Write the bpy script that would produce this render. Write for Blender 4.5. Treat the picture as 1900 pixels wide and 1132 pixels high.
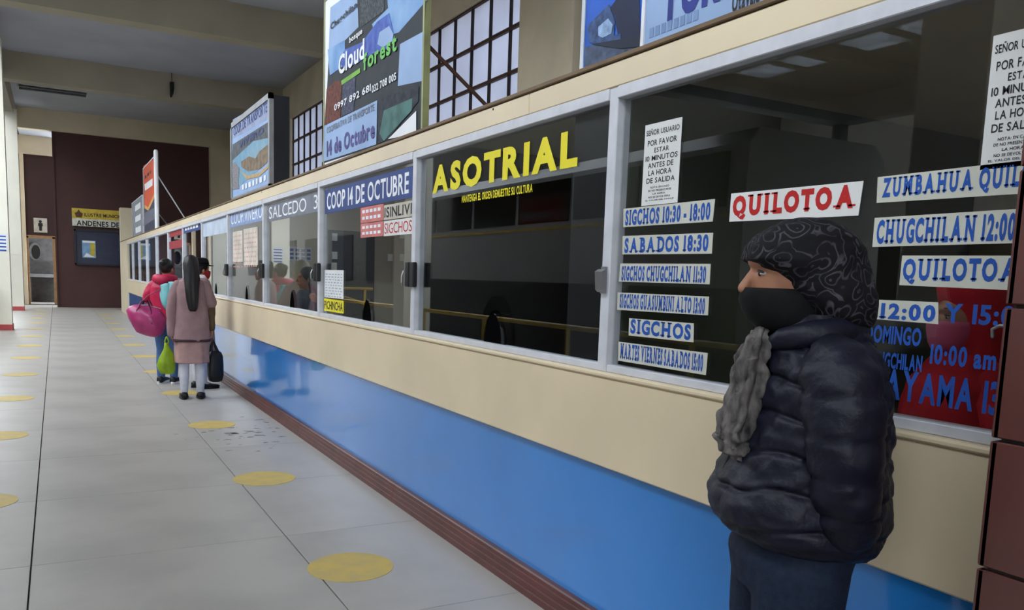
import bpy, bmesh, math, random
from mathutils import Vector, Matrix, noise
random.seed(7)
for o in list(bpy.data.objects): bpy.data.objects.remove(o)
scene = bpy.context.scene
COL = scene.collection

# ------------------------------------------------------------------ camera
PX, PY, CH = 950.0, 712.0, 1.45           # principal point of the uncropped picture, eye height
VY, VX = (104.0, 493.0), (3700.0, 617.0)  # vanishing points along and across the hall
F = math.sqrt(-((VY[0]-PX)*(VX[0]-PX)+(VY[1]-PY)*(VX[1]-PY)))
_y = Vector(((VY[0]-PX)/F, -(VY[1]-PY)/F, -1)).normalized()
_x = Vector(((VX[0]-PX)/F, -(VX[1]-PY)/F, -1)); _x = (_x-_y*_x.dot(_y)).normalized()
_z = _x.cross(_y)
ROT = Matrix((_x, _y, _z))                # camera axes -> world
cam = bpy.data.cameras.new('camera'); camo = bpy.data.objects.new('camera', cam); COL.objects.link(camo)
camo.matrix_world = Matrix.Translation((0, 0, CH)) @ ROT.to_4x4()
cam.sensor_fit = 'HORIZONTAL'; cam.sensor_width = 36; cam.lens = F/1900*36
cam.shift_y = (PY-566)/1900; cam.clip_start = 0.05; cam.clip_end = 400
scene.camera = camo

# ------------------------------------------------------------------ sky and exposure
world = bpy.data.worlds.new('overcast_sky'); scene.world = world; world.use_nodes = True
wn = world.node_tree.nodes; wbg = wn['Background']
wbg.inputs[0].default_value = (0.86, 0.93, 1.0, 1); wbg.inputs[1].default_value = 2.15
scene.view_settings.view_transform = 'Standard'; scene.view_settings.look = 'None'
scene.view_settings.gamma = 1; scene.view_settings.use_curve_mapping = False
scene.view_settings.exposure = 1.62

# ------------------------------------------------------------------ pixel -> place
def ray(px, py): return ROT @ Vector(((px-PX)/F, -(py-PY)/F, -1))
EYE = Vector((0, 0, CH))
def onX(px, py, X): d = ray(px, py); return EYE+d*(X/d.x)
def onY(px, py, Y): d = ray(px, py); return EYE+d*(Y/d.y)
def onZ(px, py, Z): d = ray(px, py); return EYE+d*((Z-CH)/d.z)

# ------------------------------------------------------------------ materials
def lin(c):
    c = c/255.0
    return c/12.92 if c <= 0.04045 else ((c+0.055)/1.055)**2.4
MATS = {}
def mat(name, rgb, rough=0.6, spec=0.4, nscale=6.0, namt=0.12, bump=0.0, bscale=40.0, metal=0.0, rgb2=None, trans=0.0, coat=0.0, stretch=None):
    if name in MATS: return MATS[name]
    m = bpy.data.materials.new(name); m.use_nodes = True; nt = m.node_tree; N = nt.nodes; L = nt.links
    b = N['Principled BSDF']
    b.inputs['Roughness'].default_value = rough; b.inputs['Specular IOR Level'].default_value = spec
    b.inputs['Metallic'].default_value = metal; b.inputs['Coat Weight'].default_value = coat
    tc = N.new('ShaderNodeTexCoord'); mp = N.new('ShaderNodeMapping'); L.new(tc.outputs['Object'], mp.inputs[0])
    if stretch: mp.inputs['Scale'].default_value = stretch
    no = N.new('ShaderNodeTexNoise'); no.inputs['Scale'].default_value = nscale; no.inputs['Detail'].default_value = 5
    L.new(mp.outputs[0], no.inputs[0])
    c = [lin(v) for v in rgb]
    c2 = [lin(v) for v in rgb2] if rgb2 else [v*(1-namt*2) for v in c]
    if not rgb2: c = [min(1, v*(1+namt*0.6)) for v in c]
    rp = N.new('ShaderNodeValToRGB'); rp.color_ramp.elements[0].position = 0.3; rp.color_ramp.elements[1].position = 0.62
    rp.color_ramp.elements[0].color = (*c2, 1); rp.color_ramp.elements[1].color = (*c, 1)
    L.new(no.outputs['Fac'], rp.inputs[0]); L.new(rp.outputs[0], b.inputs['Base Color'])
    if bump:
        n2 = N.new('ShaderNodeTexNoise'); n2.inputs['Scale'].default_value = bscale; n2.inputs['Detail'].default_value = 4
        L.new(mp.outputs[0], n2.inputs[0])
        bu = N.new('ShaderNodeBump'); bu.inputs['Strength'].default_value = bump; bu.inputs['Distance'].default_value = 0.01
        L.new(n2.outputs['Fac'], bu.inputs['Height']); L.new(bu.outputs[0], b.inputs['Normal'])
    if trans:
        t = N.new('ShaderNodeBsdfTranslucent'); L.new(rp.outputs[0], t.inputs[0])
        mx = N.new('ShaderNodeMixShader'); mx.inputs[0].default_value = trans
        L.new(b.outputs[0], mx.inputs[1]); L.new(t.outputs[0], mx.inputs[2]); L.new(mx.outputs[0], N['Material Output'].inputs[0])
    MATS[name] = m; return m
def glass(name, tint):
    m = bpy.data.materials.new(name); m.use_nodes = True; nt = m.node_tree; N = nt.nodes; L = nt.links
    N.remove(N['Principled BSDF'])
    lw = N.new('ShaderNodeLayerWeight'); lw.inputs[0].default_value = 0.5
    pw = N.new('ShaderNodeMath'); pw.operation = 'POWER'; pw.inputs[1].default_value = 5; L.new(lw.outputs['Facing'], pw.inputs[0])
    ma = N.new('ShaderNodeMath'); ma.operation = 'MULTIPLY_ADD'; ma.inputs[1].default_value = 0.96; ma.inputs[2].default_value = 0.04
    L.new(pw.outputs[0], ma.inputs[0])
    t = N.new('ShaderNodeBsdfTransparent'); t.inputs[0].default_value = (*tint, 1)
    g = N.new('ShaderNodeBsdfGlossy'); g.inputs['Roughness'].default_value = 0.0; g.inputs[0].default_value = (0.95, 0.97, 1, 1)
    mx = N.new('ShaderNodeMixShader'); L.new(ma.outputs[0], mx.inputs[0]); L.new(t.outputs[0], mx.inputs[1]); L.new(g.outputs[0], mx.inputs[2])
    L.new(mx.outputs[0], N['Material Output'].inputs[0]); MATS[name] = m; return m
def lamp_mat(name, rgb, strength):
    m = bpy.data.materials.new(name); m.use_nodes = True; b = m.node_tree.nodes['Principled BSDF']
    b.inputs['Emission Color'].default_value = (*rgb, 1); b.inputs['Emission Strength'].default_value = strength; MATS[name] = m; return m
def paisley(name, dark, light):
    m = bpy.data.materials.new(name); m.use_nodes = True; nt = m.node_tree; N = nt.nodes; L = nt.links; b = N['Principled BSDF']
    b.inputs['Roughness'].default_value = 0.8; b.inputs['Specular IOR Level'].default_value = 0.2
    tc = N.new('ShaderNodeTexCoord'); no = N.new('ShaderNodeTexNoise'); no.inputs['Scale'].default_value = 9
    L.new(tc.outputs['Object'], no.inputs[0])
    mx = N.new('ShaderNodeMix'); mx.data_type = 'RGBA'; mx.inputs[0].default_value = 0.10
    L.new(tc.outputs['Object'], mx.inputs[6]); L.new(no.outputs['Color'], mx.inputs[7])
    v = N.new('ShaderNodeTexVoronoi'); v.inputs['Scale'].default_value = 24; L.new(mx.outputs[2], v.inputs[0])
    s = N.new('ShaderNodeMath'); s.operation = 'MULTIPLY'; s.inputs[1].default_value = 22; L.new(v.outputs['Distance'], s.inputs[0])
    si = N.new('ShaderNodeMath'); si.operation = 'SINE'; L.new(s.outputs[0], si.inputs[0])
    n2 = N.new('ShaderNodeTexNoise'); n2.inputs['Scale'].default_value = 24; L.new(tc.outputs['Object'], n2.inputs[0])
    mu = N.new('ShaderNodeMath'); mu.operation = 'MULTIPLY'; L.new(si.outputs[0], mu.inputs[0]); L.new(n2.outputs['Fac'], mu.inputs[1])
    rp = N.new('ShaderNodeValToRGB'); rp.color_ramp.elements[0].position = 0.25; rp.color_ramp.elements[1].position = 0.62
    rp.color_ramp.elements[0].color = (*[lin(x) for x in dark], 1); rp.color_ramp.elements[1].color = (*[lin(x) for x in light], 1)
    L.new(mu.outputs[0], rp.inputs[0]); L.new(rp.outputs[0], b.inputs['Base Color']); MATS[name] = m; return m

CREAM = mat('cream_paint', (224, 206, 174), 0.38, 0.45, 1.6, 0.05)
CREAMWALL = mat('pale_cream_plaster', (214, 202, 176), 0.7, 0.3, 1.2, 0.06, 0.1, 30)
BLUE = mat('glossy_blue_paint', (42, 126, 204), 0.14, 0.6, 0.8, 0.06, coat=0.5)
MAROONTRIM = mat('maroon_baseboard', (92, 50, 46), 0.42, 0.4, 5, 0.15)
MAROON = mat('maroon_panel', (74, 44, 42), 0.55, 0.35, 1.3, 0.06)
BROWNTILE = mat('brown_tile', (98, 60, 55), 0.3, 0.45, 3, 0.08)
ALU = mat('aluminium', (206, 207, 214), 0.4, 0.5, 12, 0.05)
CONC = mat('polished_concrete', (172, 167, 160), 0.38, 0.45, 1.8, 0.09, 0.05, 60, rgb2=(156, 151, 145))
JOINT = mat('joint_grey', (62, 60, 58), 0.9, 0.2)
DOTY = mat('worn_yellow_floor_paint', (204, 176, 92), 0.5, 0.3, 9, 0.18, rgb2=(184, 164, 108))
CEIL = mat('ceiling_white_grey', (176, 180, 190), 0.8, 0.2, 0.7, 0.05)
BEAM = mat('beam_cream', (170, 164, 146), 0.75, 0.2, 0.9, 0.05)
GLASS = glass('window_glass', (0.86, 0.88, 0.88))
BLACK = mat('black_plastic', (22, 22, 24), 0.5, 0.4)
BLACKPAN = mat('black_panel', (26, 25, 27), 0.45, 0.4)
STEEL = mat('steel', (150, 150, 150), 0.35, 0.5, metal=0.7)
IRON = mat('brown_iron_bar', (78, 52, 42), 0.6, 0.3)
FROST = mat('frosted_pane', (184, 186, 196), 0.4, 0.4, 0.9, 0.05, trans=0.52)
YELRAIL = mat('yellow_rail_paint', (206, 168, 36), 0.4, 0.5)
WHITEP = mat('white_paper', (222, 222, 220), 0.8, 0.2, 4, 0.04)
WHITE = mat('white_print', (232, 234, 238), 0.6, 0.3, 4, 0.03)
BLUEINK = mat('blue_ink', (34, 82, 168), 0.6, 0.3, 8, 0.1)
NAVYINK = mat('navy_ink', (38, 62, 122), 0.55, 0.3, 4, 0.08)
BLACKINK = mat('black_ink', (34, 34, 40), 0.6, 0.3)
REDINK = mat('red_ink', (186, 34, 34), 0.6, 0.3, 8, 0.08)
YELLOWINK = mat('yellow_vinyl', (232, 218, 44), 0.55, 0.3, 6, 0.05)
GREYPAPER = mat('cream_strip_paper', (200, 200, 188), 0.8, 0.2, 4, 0.05)
PINKBASE = mat('red_skirting_paint', (188, 84, 84), 0.6, 0.3)
COLUMN = mat('column_paint', (226, 222, 206), 0.55, 0.35, 1.0, 0.05)

# ------------------------------------------------------------------ object helpers
BASE = {}
def tag(o, label=None, cat=None, group=None, kind=None):
    if label: o['label'] = label
    if cat: o['category'] = cat
    if group: o['group'] = group
    if kind: o['kind'] = kind
    return o
def mesh(name, V, Fc, smooth=False):
    me = bpy.data.meshes.new(name); me.from_pydata([tuple(v) for v in V], [], Fc); me.update()
    if smooth: me.polygons.foreach_set('use_smooth', [True]*len(me.polygons))
    return me
def thing(name, loc, label=None, cat=None, group=None, kind=None, rz=0.0):
    o = bpy.data.objects.new(name, None); COL.objects.link(o); o.location = loc; o.rotation_euler = (0, 0, rz)
    o.empty_display_size = 0.1; BASE[o.name] = Vector(loc); return tag(o, label, cat, group, kind)
def obj(name, VF, material, parent=None, smooth=False, local=False):
    """one mesh; VF in world coordinates (local=True: already in the parent's frame)"""
    V, Fc = VF
    V = [Vector(v) for v in V]
    if parent is not None:
        off = Vector((0, 0, 0)) if local else BASE[parent.name]
    else:
        lo = Vector((min(v.x for v in V), min(v.y for v in V), min(v.z for v in V))); hi = Vector((max(v.x for v in V), max(v.y for v in V), max(v.z for v in V)))
        off = Vector(((lo.x+hi.x)/2, (lo.y+hi.y)/2, lo.z))
    me = mesh(name, [v-off for v in V], Fc, smooth)
    o = bpy.data.objects.new(name, me); COL.objects.link(o); me.materials.append(material)
    if parent is not None: o.parent = parent; BASE[o.name] = off
    else: o.location = off; BASE[o.name] = off
    return o
def dup(src, loc=None, parent=None):
    o = src.copy(); COL.objects.link(o)
    if loc is not None: o.location = loc
    if parent is not None: o.parent = parent
    BASE[o.name] = Vector(o.location); return o
def join(*parts):
    V, Fc = [], []
    for v, f in parts:
        n = len(V); V += list(v); Fc += [tuple(i+n for i in q) for q in f]
    return V, Fc
def box(x0, x1, y0, y1, z0, z1):
    V = [(x, y, z) for z in (z0, z1) for y in (y0, y1) for x in (x0, x1)]
    return V, [(0, 2, 3, 1), (4, 5, 7, 6), (0, 1, 5, 4), (2, 6, 7, 3), (0, 4, 6, 2), (1, 3, 7, 5)]
def bbox(x0, x1, y0, y1, z0, z1, b=0.004):
    """box with chamfered edges"""
    bm = bmesh.new(); V, Fc = box(x0, x1, y0, y1, z0, z1)
    vs = [bm.verts.new(v) for v in V]
    for f in Fc: bm.faces.new([vs[i] for i in f])
    bmesh.ops.bevel(bm, geom=bm.edges[:], offset=b, segments=1, affect='EDGES')
    bm.verts.index_update(); r = ([v.co.copy() for v in bm.verts], [tuple(v.index for v in f.verts) for f in bm.faces]); bm.free(); return r
def prism(poly, axis, a, b):
    """polygon [(u,v)] extruded along axis from a to b; axis x: (y,z), y: (x,z), z: (x,y)"""
    n = len(poly); mk = {'x': lambda u, v, w: (w, u, v), 'y': lambda u, v, w: (u, w, v), 'z': lambda u, v, w: (u, v, w)}[axis]
    V = [mk(u, v, a) for u, v in poly]+[mk(u, v, b) for u, v in poly]
    Fc = [tuple(range(n)), tuple(range(2*n-1, n-1, -1))]+[(i, (i+1) % n, n+(i+1) % n, n+i) for i in range(n)]
    return V, Fc
def ring_frame(d):
    d = d.normalized(); up = Vector((0, 0, 1)) if abs(d.z) < 0.9 else Vector((0, 1, 0))
    a = up.cross(d).normalized(); return a, d.cross(a).normalized()
def loft(rings, n=16, p=2.0, cap=True):
    """rings: (centre, half axis a, half axis b)"""
    V, Fc = [], []
    for c, a, b in rings:
        for i in range(n):
            t = 2*math.pi*i/n; cs, sn = math.cos(t), math.sin(t)
            cs = math.copysign(abs(cs)**(2/p), cs); sn = math.copysign(abs(sn)**(2/p), sn)
            V.append(c+a*cs+b*sn)
    m = len(rings)
    for j in range(m-1):
        for i in range(n):
            k = (i+1) % n; Fc.append((j*n+i, j*n+k, (j+1)*n+k, (j+1)*n+i))
    if cap:
        V.append(rings[0][0]); V.append(rings[-1][0]); s, e = len(V)-2, len(V)-1
        for i in range(n):
            k = (i+1) % n; Fc.append((s, k, i)); Fc.append((e, (m-1)*n+i, (m-1)*n+k))
    return V, Fc
def tube(pts, rad, n=12, flat=1.0, dome=True):
    """limb through pts, radius per point, rounded ends"""
    P = [Vector(p) for p in pts]; R = list(rad) if hasattr(rad, '__len__') else [rad]*len(P)
    rings = []; a0 = None
    for i, p in enumerate(P):
        d = (P[min(i+1, len(P)-1)]-P[max(i-1, 0)])
        a, b = ring_frame(d)
        if a0 is not None:
            a = (a0-d.normalized()*a0.dot(d.normalized())).normalized(); b = d.normalized().cross(a)
        a0 = a; rings.append((p, a*R[i], b*R[i]*flat))
    if dome:
        d0 = (P[0]-P[1]).normalized(); d1 = (P[-1]-P[-2]).normalized()
        c, a, b = rings[0]; rings = [(c+d0*R[0]*0.85, a*0.45, b*0.45), (c+d0*R[0]*0.5, a*0.85, b*0.85)]+rings
        c, a, b = rings[-1]; rings = rings+[(c+d1*R[-1]*0.5, a*0.85, b*0.85), (c+d1*R[-1]*0.85, a*0.45, b*0.45)]
    return loft(rings, n)
def ellipsoid(c, r, n=16, m=10):
    c = Vector(c); rings = []
    for j in range(1, m):
        t = math.pi*j/m; rings.append((c+Vector((0, 0, -math.cos(t)*r[2])), Vector((math.sin(t)*r[0], 0, 0)), Vector((0, math.sin(t)*r[1], 0))))
    V, Fc = loft(rings, n); V[-2] = c-Vector((0, 0, r[2])); V[-1] = c+Vector((0, 0, r[2])); return V, Fc
def disc(x, y, z, r, n=32, h=0.002):
    return prism([(x+r*math.cos(2*math.pi*i/n), y+r*math.sin(2*math.pi*i/n)) for i in range(n)], 'z', z, z+h)
def smooth_interp(rows, t):
    """rows: sorted [(t, v1, v2..)] piecewise linear"""
    if t <= rows[0][0]: return rows[0][1:]
    for a, b in zip(rows, rows[1:]):
        if t <= b[0]:
            k = (t-a[0])/(b[0]-a[0]); k = k*k*(3-2*k)*0.5+k*0.5
            return tuple(x+(y-x)*k for x, y in zip(a[1:], b[1:]))
    return rows[-1][1:]

# ------------------------------------------------------------------ lettering
SERIF = {'I': '5', 'S': '', 'G': '', 'C': '', 'O': '', 'H': '19', 'A': 'b', 'B': 'l', 'D': 'l', 'U': 't', 'M': '19', 'N': 'n', 'L': 'l', 'T': '_', 'R': 'r', 'E': 'l', 'Q': '', 'Z': '', 'V': 't', 'Y': 'y', '1': '_', 'P': 'l'}
GCACHE = {}
def glyph(ch, bold, serif):
    k = (ch, bold, serif)
    if k in GCACHE: return GCACHE[k]
    cu = bpy.data.curves.new('t', 'FONT'); cu.body = ch; cu.offset = bold; cu.resolution_u = 3
    o = bpy.data.objects.new('t', cu); me = bpy.data.meshes.new_from_object(o)
    V = [(v.co.x, v.co.y) for v in me.vertices]; Fc = [tuple(p.vertices) for p in me.polygons]
    bpy.data.objects.remove(o); bpy.data.curves.remove(cu); bpy.data.meshes.remove(me)
    if not V: r = ([], [], 0.0, 0.32)
    else:
        x0 = min(v[0] for v in V); x1 = max(v[0] for v in V)
        if serif:
            s = SERIF.get(ch, ''); y1 = max(v[1] for v in V); w = 0.17; h = 0.07
            spots = {'5': [((x0+x1)/2, 0), ((x0+x1)/2, y1)], '19': [(x0+.06, 0), (x0+.06, y1), (x1-.06, 0), (x1-.06, y1)], 'b': [(x0+.05, 0), (x1-.05, 0)], 'l': [(x0+.03, 0), (x0+.03, y1)],
                     't': [(x0+.06, y1), (x1-.06, y1)], 'n': [(x0+.06, 0), (x0+.06, y1), (x1-.06, y1)], '_': [((x0+x1)/2, 0)], 'r': [(x0+.03, 0), (x0+.03, y1), (x1-.04, 0)], 'y': [((x0+x1)/2, 0), (x0+.05, y1), (x1-.05, y1)]}.get(s, [])
            for cx, cy in spots:
                n = len(V); yy = (cy, cy+h) if cy < 0.2 else (cy-h, cy)
                V += [(cx-w, yy[0]), (cx+w, yy[0]), (cx+w, yy[1]), (cx-w, yy[1])]; Fc.append((n, n+1, n+2, n+3))
            x0 = min(v[0] for v in V); x1 = max(v[0] for v in V)
        r = (V, Fc, x0, x1)
    GCACHE[k] = r; return r
def lettering(txt, bold=0.02, serif=False, gap=0.09):
    """flat letters normalised to the unit box, one mesh per word"""
    W, x = [([], [])], 0.0
    for ch in txt:
        if ch == ' ':
            if W[-1][0]: W.append(([], []))
            x += 0.32; continue
        v, f, x0, x1 = glyph(ch, bold, serif); V, Fc = W[-1]; n = len(V)
        V += [(p[0]-x0+x, p[1]) for p in v]; Fc += [tuple(i+n for i in q) for q in f]; x += (x1-x0)+gap
    W = [w for w in W if w[0]]; A = [v for w in W for v in w[0]]
    a0 = min(v[0] for v in A); a1 = max(v[0] for v in A); b0 = min(v[1] for v in A); b1 = max(v[1] for v in A)
    return [([((v[0]-a0)/(a1-a0), (v[1]-b0)/(b1-b0)) for v in V], Fc) for V, Fc in W]
def text_on(txt, corner, du, dv, bold=0.02, serif=False):
    """letters in the box corner + s*du + t*dv"""
    return [([corner+du*a+dv*b for a, b in v], f) for v, f in lettering(txt, bold, serif)]
def words(WL, ink, parent):
    for w in WL: o = obj('lettering', w, ink, parent)
    return o
def rectX(tl, tr, br, bl, X):
    """pixel corners on the plane x = X -> y_left, y_right, z0, z1 (a true rectangle)"""
    a, b, c, d = [onX(*p, X) for p in (tl, tr, br, bl)]
    return (a.y+d.y)/2, (b.y+c.y)/2, (c.z+d.z)/2, (a.z+b.z)/2
def textX(txt, yl, yr, z0, z1, X, bold=0.02, serif=False):
    return text_on(txt, Vector((X, yl, z0)), Vector((0, yr-yl, 0)), Vector((0, 0, z1-z0)), bold, serif)
def polyX(pts, X, th=0.0006):
    return prism([(onX(*p, X).y, onX(*p, X).z) for p in pts], 'x', X, X+th)
def rowtext(n, yl, yr, z0, z1, X, seed=0):
    """a line of fine print too small to read"""
    rnd = random.Random(seed); parts = []; t = 0.0
    while t < 1:
        w = rnd.uniform(0.02, 0.05)*n
        parts.append(box(X, X+0.0004, min(yl+(yr-yl)*t, yl+(yr-yl)*min(1, t+w)), max(yl+(yr-yl)*t, yl+(yr-yl)*min(1, t+w)), z0, z1)); t += w+0.025*n
    return join(*parts)

# ================================================================== THE SETTING
YEND = 33.0
# floor: slabs with sunk joints
fl = tag(obj('floor', box(-1.38, 6.0, -4.5, 36.0, -0.3, -0.012), JOINT), kind='structure')
XB = (-1.40, -0.15, 1.075, 1.90); g = 0.0035
slabs = []
for c in range(3):
    w = XB[c+1]-XB[c]
    s = obj('slab', bbox(XB[c]+g, XB[c+1]-g, 4.46-1.26*2+0.0018, 4.46-1.26-0.0018, -0.03, 0.0, 0.0015), CONC, fl)
    s.location = (0, 0, 0)
    slabs.append(s)
    for k in range(-3, 24):
        if k == -2: continue
        dup(s, (0, 1.26*(k+2), 0), fl)
tag(obj('floor_booth', box(1.9, 5.85, -1.0, YEND, -0.25, 0.0), CONC), kind='structure')
tag(obj('ground_yard', box(-40, -1.4, -40, 75, -0.5, -0.14), mat('asphalt', (92, 92, 92), 0.85, 0.3, 2, 0.12, 0.2, 80)), kind='structure')
# ceiling and beams
ce = tag(obj('ceiling', box(-1.4, 6.2, -4.5, 36.0, 6.7, 6.95), CEIL), kind='structure')
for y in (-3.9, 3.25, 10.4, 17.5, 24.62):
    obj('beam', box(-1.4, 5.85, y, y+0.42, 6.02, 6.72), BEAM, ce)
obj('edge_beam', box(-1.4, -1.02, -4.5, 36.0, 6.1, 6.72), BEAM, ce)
# far wall
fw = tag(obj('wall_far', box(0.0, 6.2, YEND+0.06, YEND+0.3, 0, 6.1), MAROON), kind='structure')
obj('cream_beam', box(-1.4, 6.2, YEND-0.12, YEND+0.3, 6.02, 6.72), CREAMWALL, fw)
obj('cream_pilaster', box(5.12, 6.2, YEND-0.35, YEND+0.06, 0, 6.02), CREAMWALL, fw)
obj('panel_edge', box(0.0, 0.05, YEND+0.0, YEND+0.06, 0, 6.02), MAROON, fw)
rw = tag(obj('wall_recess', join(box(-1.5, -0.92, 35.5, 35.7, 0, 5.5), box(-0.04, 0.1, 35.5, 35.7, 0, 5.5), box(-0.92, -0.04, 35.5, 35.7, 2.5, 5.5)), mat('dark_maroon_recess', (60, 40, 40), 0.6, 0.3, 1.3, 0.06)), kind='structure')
obj('lintel', box(-1.5, 0.0, 35.3, 35.7, 5.45, 6.2), CREAMWALL, rw)
obj('soffit', box(-1.5, 0.0, 33.2, 35.7, 6.1, 6.2), CEIL, rw)
obj('added_side_wall', box(-1.62, -1.5, 33.2, 35.7, 0, 6.2), CREAMWALL, rw)  # added to close the open side and keep daylight off the soffit
obj('side_jamb', box(-1.05, -0.93, 35.15, 35.5, 0, 5.45), CREAMWALL, rw)
wr = tag(obj('wall_washroom', box(-1.6, 0.3, 38.0, 38.1, 0, 3.0), mat('washroom_wall', (120, 118, 116), 0.6, 0.3)), kind='structure')
tag(obj('floor_washroom', box(-1.6, 0.3, 35.7, 38.0, -0.1, 0.0), CONC), kind='structure')
tag(obj('ceiling_washroom', box(-1.6, 0.3, 35.7, 38.0, 2.9, 3.0), CEIL), kind='structure')
dr = thing('door_1', (-0.48, 35.45, 0), kind='structure')
WOODF = mat('varnished_door_frame', (150, 116, 78), 0.5, 0.4, 8, 0.12)
for x in (-0.95, -0.09): obj('door_jamb', box(x, x+0.09, 35.42, 35.52, 0, 2.5), WOODF, dr)
obj('door_head', box(-0.95, 0.0, 35.42, 35.52, 2.44, 2.54), WOODF, dr)
# upper right wall with the barred clerestory windows
UX = 5.85
WIN = [(2.9, 8.9), (10.4, 16.2), (17.8, 23.72)]
ZW0, ZW1 = 3.22, 5.75
uw_parts = [box(UX, UX+0.3, -4.5, YEND, 0, ZW0), box(UX, UX+0.3, -4.5, YEND, ZW1, 6.72)]
ys = [-4.5]+[v for w in WIN for v in w]+[YEND]
for i in range(0, len(ys), 2): uw_parts.append(box(UX, UX+0.3, ys[i], ys[i+1], ZW0, ZW1))
uw = tag(obj('wall_right', join(*uw_parts), CREAMWALL), kind='structure')
for (a, b) in ((9.0, 10.38), (16.35, 17.65), (23.9, 25.2)):
    obj('pilaster', bbox(UX-0.16, UX+0.02, a, b, 0, 6.02, 0.03), CREAMWALL, uw)
for wi, (a, b) in enumerate(WIN):
    w = thing('window_%d' % (20+wi), (UX, (a+b)/2, ZW0), kind='structure')
    n = round((b-a)/0.622); st = (b-a)/n
    for j in range(4):
        z0 = ZW0+0.632*j
        for i in range(n):
            obj('frosted_pane', box(UX+0.10, UX+0.108, a+st*i+0.012, a+st*(i+1)-0.012, z0+0.012, z0+0.62), FROST, w)
    for i in range(n+1): obj('bar', box(UX+0.06, UX+0.10, a+st*i-0.02, a+st*i+0.02, ZW0, ZW1), mat('dark_iron_bar', (48, 40, 40), 0.6, 0.3), w)
    for j in range(5): obj('cross_bar', box(UX+0.05, UX+0.11, a, b, ZW0+0.632*j-0.024, ZW0+0.632*j+0.024), IRON, w)
# left columns
for k, y in enumerate((3.0, 12.1, 21.15, 30.3)):
    x1 = -0.885 if k < 3 else -0.93
    c = tag(obj('column_%d' % (k+1), join(box(x1-0.45, x1, y, y+0.45, 0.13, 1.74), box(x1-0.45, x1, y, y+0.45, 1.748, 6.2), box(x1-0.44, x1-0.01, y+0.01, y+0.44, 0.1, 6.2)), COLUMN), kind='structure')
    obj('skirting', bbox(x1-0.462, x1+0.012, y-0.012, y+0.462, 0, 0.13), PINKBASE, c)
tag(obj('wall_back', box(-1.4, 6.2, -4.7, -4.5, 0, 6.95), CREAMWALL), kind='structure')
# brown tiled pillar at the end of the counter
zt1 = onX(1880, 569, 1.75).z; zt2 = onX(1862, 819, 1.75).z; th = zt1-zt2
pl = tag(obj('column_5', box(1.765, 2.35, 0.31, 1.0, 0, 6.2), JOINT), kind='structure')
k0 = zt1-th*math.floor(zt1/th)
zz = k0-th
while zz < 6.1:
    a, b = max(0.0, zz+0.004), min(6.2, zz+th-0.004)
    if b > a+0.02:
        obj('tile', bbox(1.75, 1.77, 0.31, 1.012, a, b, 0.003), BROWNTILE, pl)
        obj('tile', bbox(1.75, 2.0, 0.998, 1.016, a, b, 0.003), BROWNTILE, pl)
    zz += th
p = onX(1845, 606, 1.80)
tag(obj('wall_hook', join(tube([(1.79, 1.0, p.z+0.004), (1.79, 1.045, p.z+0.003), (1.79, 1.06, p.z-0.006), (1.79, 1.058, p.z-0.022)], 0.004, 8), ellipsoid((1.79, 1.018, p.z+0.004), (0.011, 0.004, 0.011), 10, 6)), STEEL, smooth=True), 'small chrome hook on the brown tiled pillar', 'hook')
# counter end block
tag(obj('wall_counter_end', join(box(1.93, 2.6, 30.7, 31.3, 0, 3.45), box(1.9, 2.6, 27.6, 30.7, 0, 2.3)), CREAMWALL), kind='structure')

# ------------------------------------------------------------------ ticket counter
GX = 1.93
tc = thing('wall_counter', (2.0, 14.3, 0), kind='structure')   # the long built-in counter front
Y0, Y1 = 1.02, 27.6
obj('blue_panel', box(1.915, 1.99, Y0, Y1, 0, 0.73), BLUE, tc)
obj('cream_fascia', bbox(1.885, 2.0, Y0, Y1, 0.725, 1.085, 0.006), CREAM, tc)
obj('sill', bbox(1.875, 2.06, Y0, Y1, 1.085, 1.105, 0.006), CREAM, tc)
jy = onX(983, 205, 1.9).y
for a, b in ((Y0, jy-0.002), (jy+0.002, jy+5.2), (jy+5.204, jy+10.6), (jy+10.604, jy+16), (jy+16.004, Y1)):
    obj('header', bbox(1.895, 1.96, a, b, 2.203, 2.296, 0.004), CREAM, tc)
    bo = obj('bolt', ellipsoid((1.895, a+0.35, 2.282), (0.004, 0.006, 0.006), 8, 6), BLACK, tc)
obj('ledge_strip', bbox(1.885, 2.0, Y0, Y1+3, 2.298, 2.316, 0.003), mat('brown_ledge', (120, 98, 74), 0.6, 0.3), tc)
tag(obj('ceiling_booth', box(1.96, 4.2, Y0, Y1, 2.26, 2.298), CREAMWALL), kind='structure')
bb = thing('baseboard_right', (1.88, 14, 0), kind='structure')
jb = onX(731, 915, 1.88).y
cuts = [Y0]+[jb-2.4+2.4*k for k in range(0, 11)]+[Y1]
cuts = [c for c in cuts if Y0 <= c <= Y1]
for a, b in zip(cuts, cuts[1:]):
    if b-a < 0.05: continue
    prof = [(1.916, 0), (1.862, 0), (1.862, 0.03), (1.868, 0.034), (1.868, 0.06), (1.874, 0.064), (1.874, 0.09), (1.88, 0.094), (1.882, 0.112), (1.888, 0.118), (1.916, 0.118)]
    obj('board', prism(prof, 'y', a+0.002, b-0.002), MAROONTRIM, bb)

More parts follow.
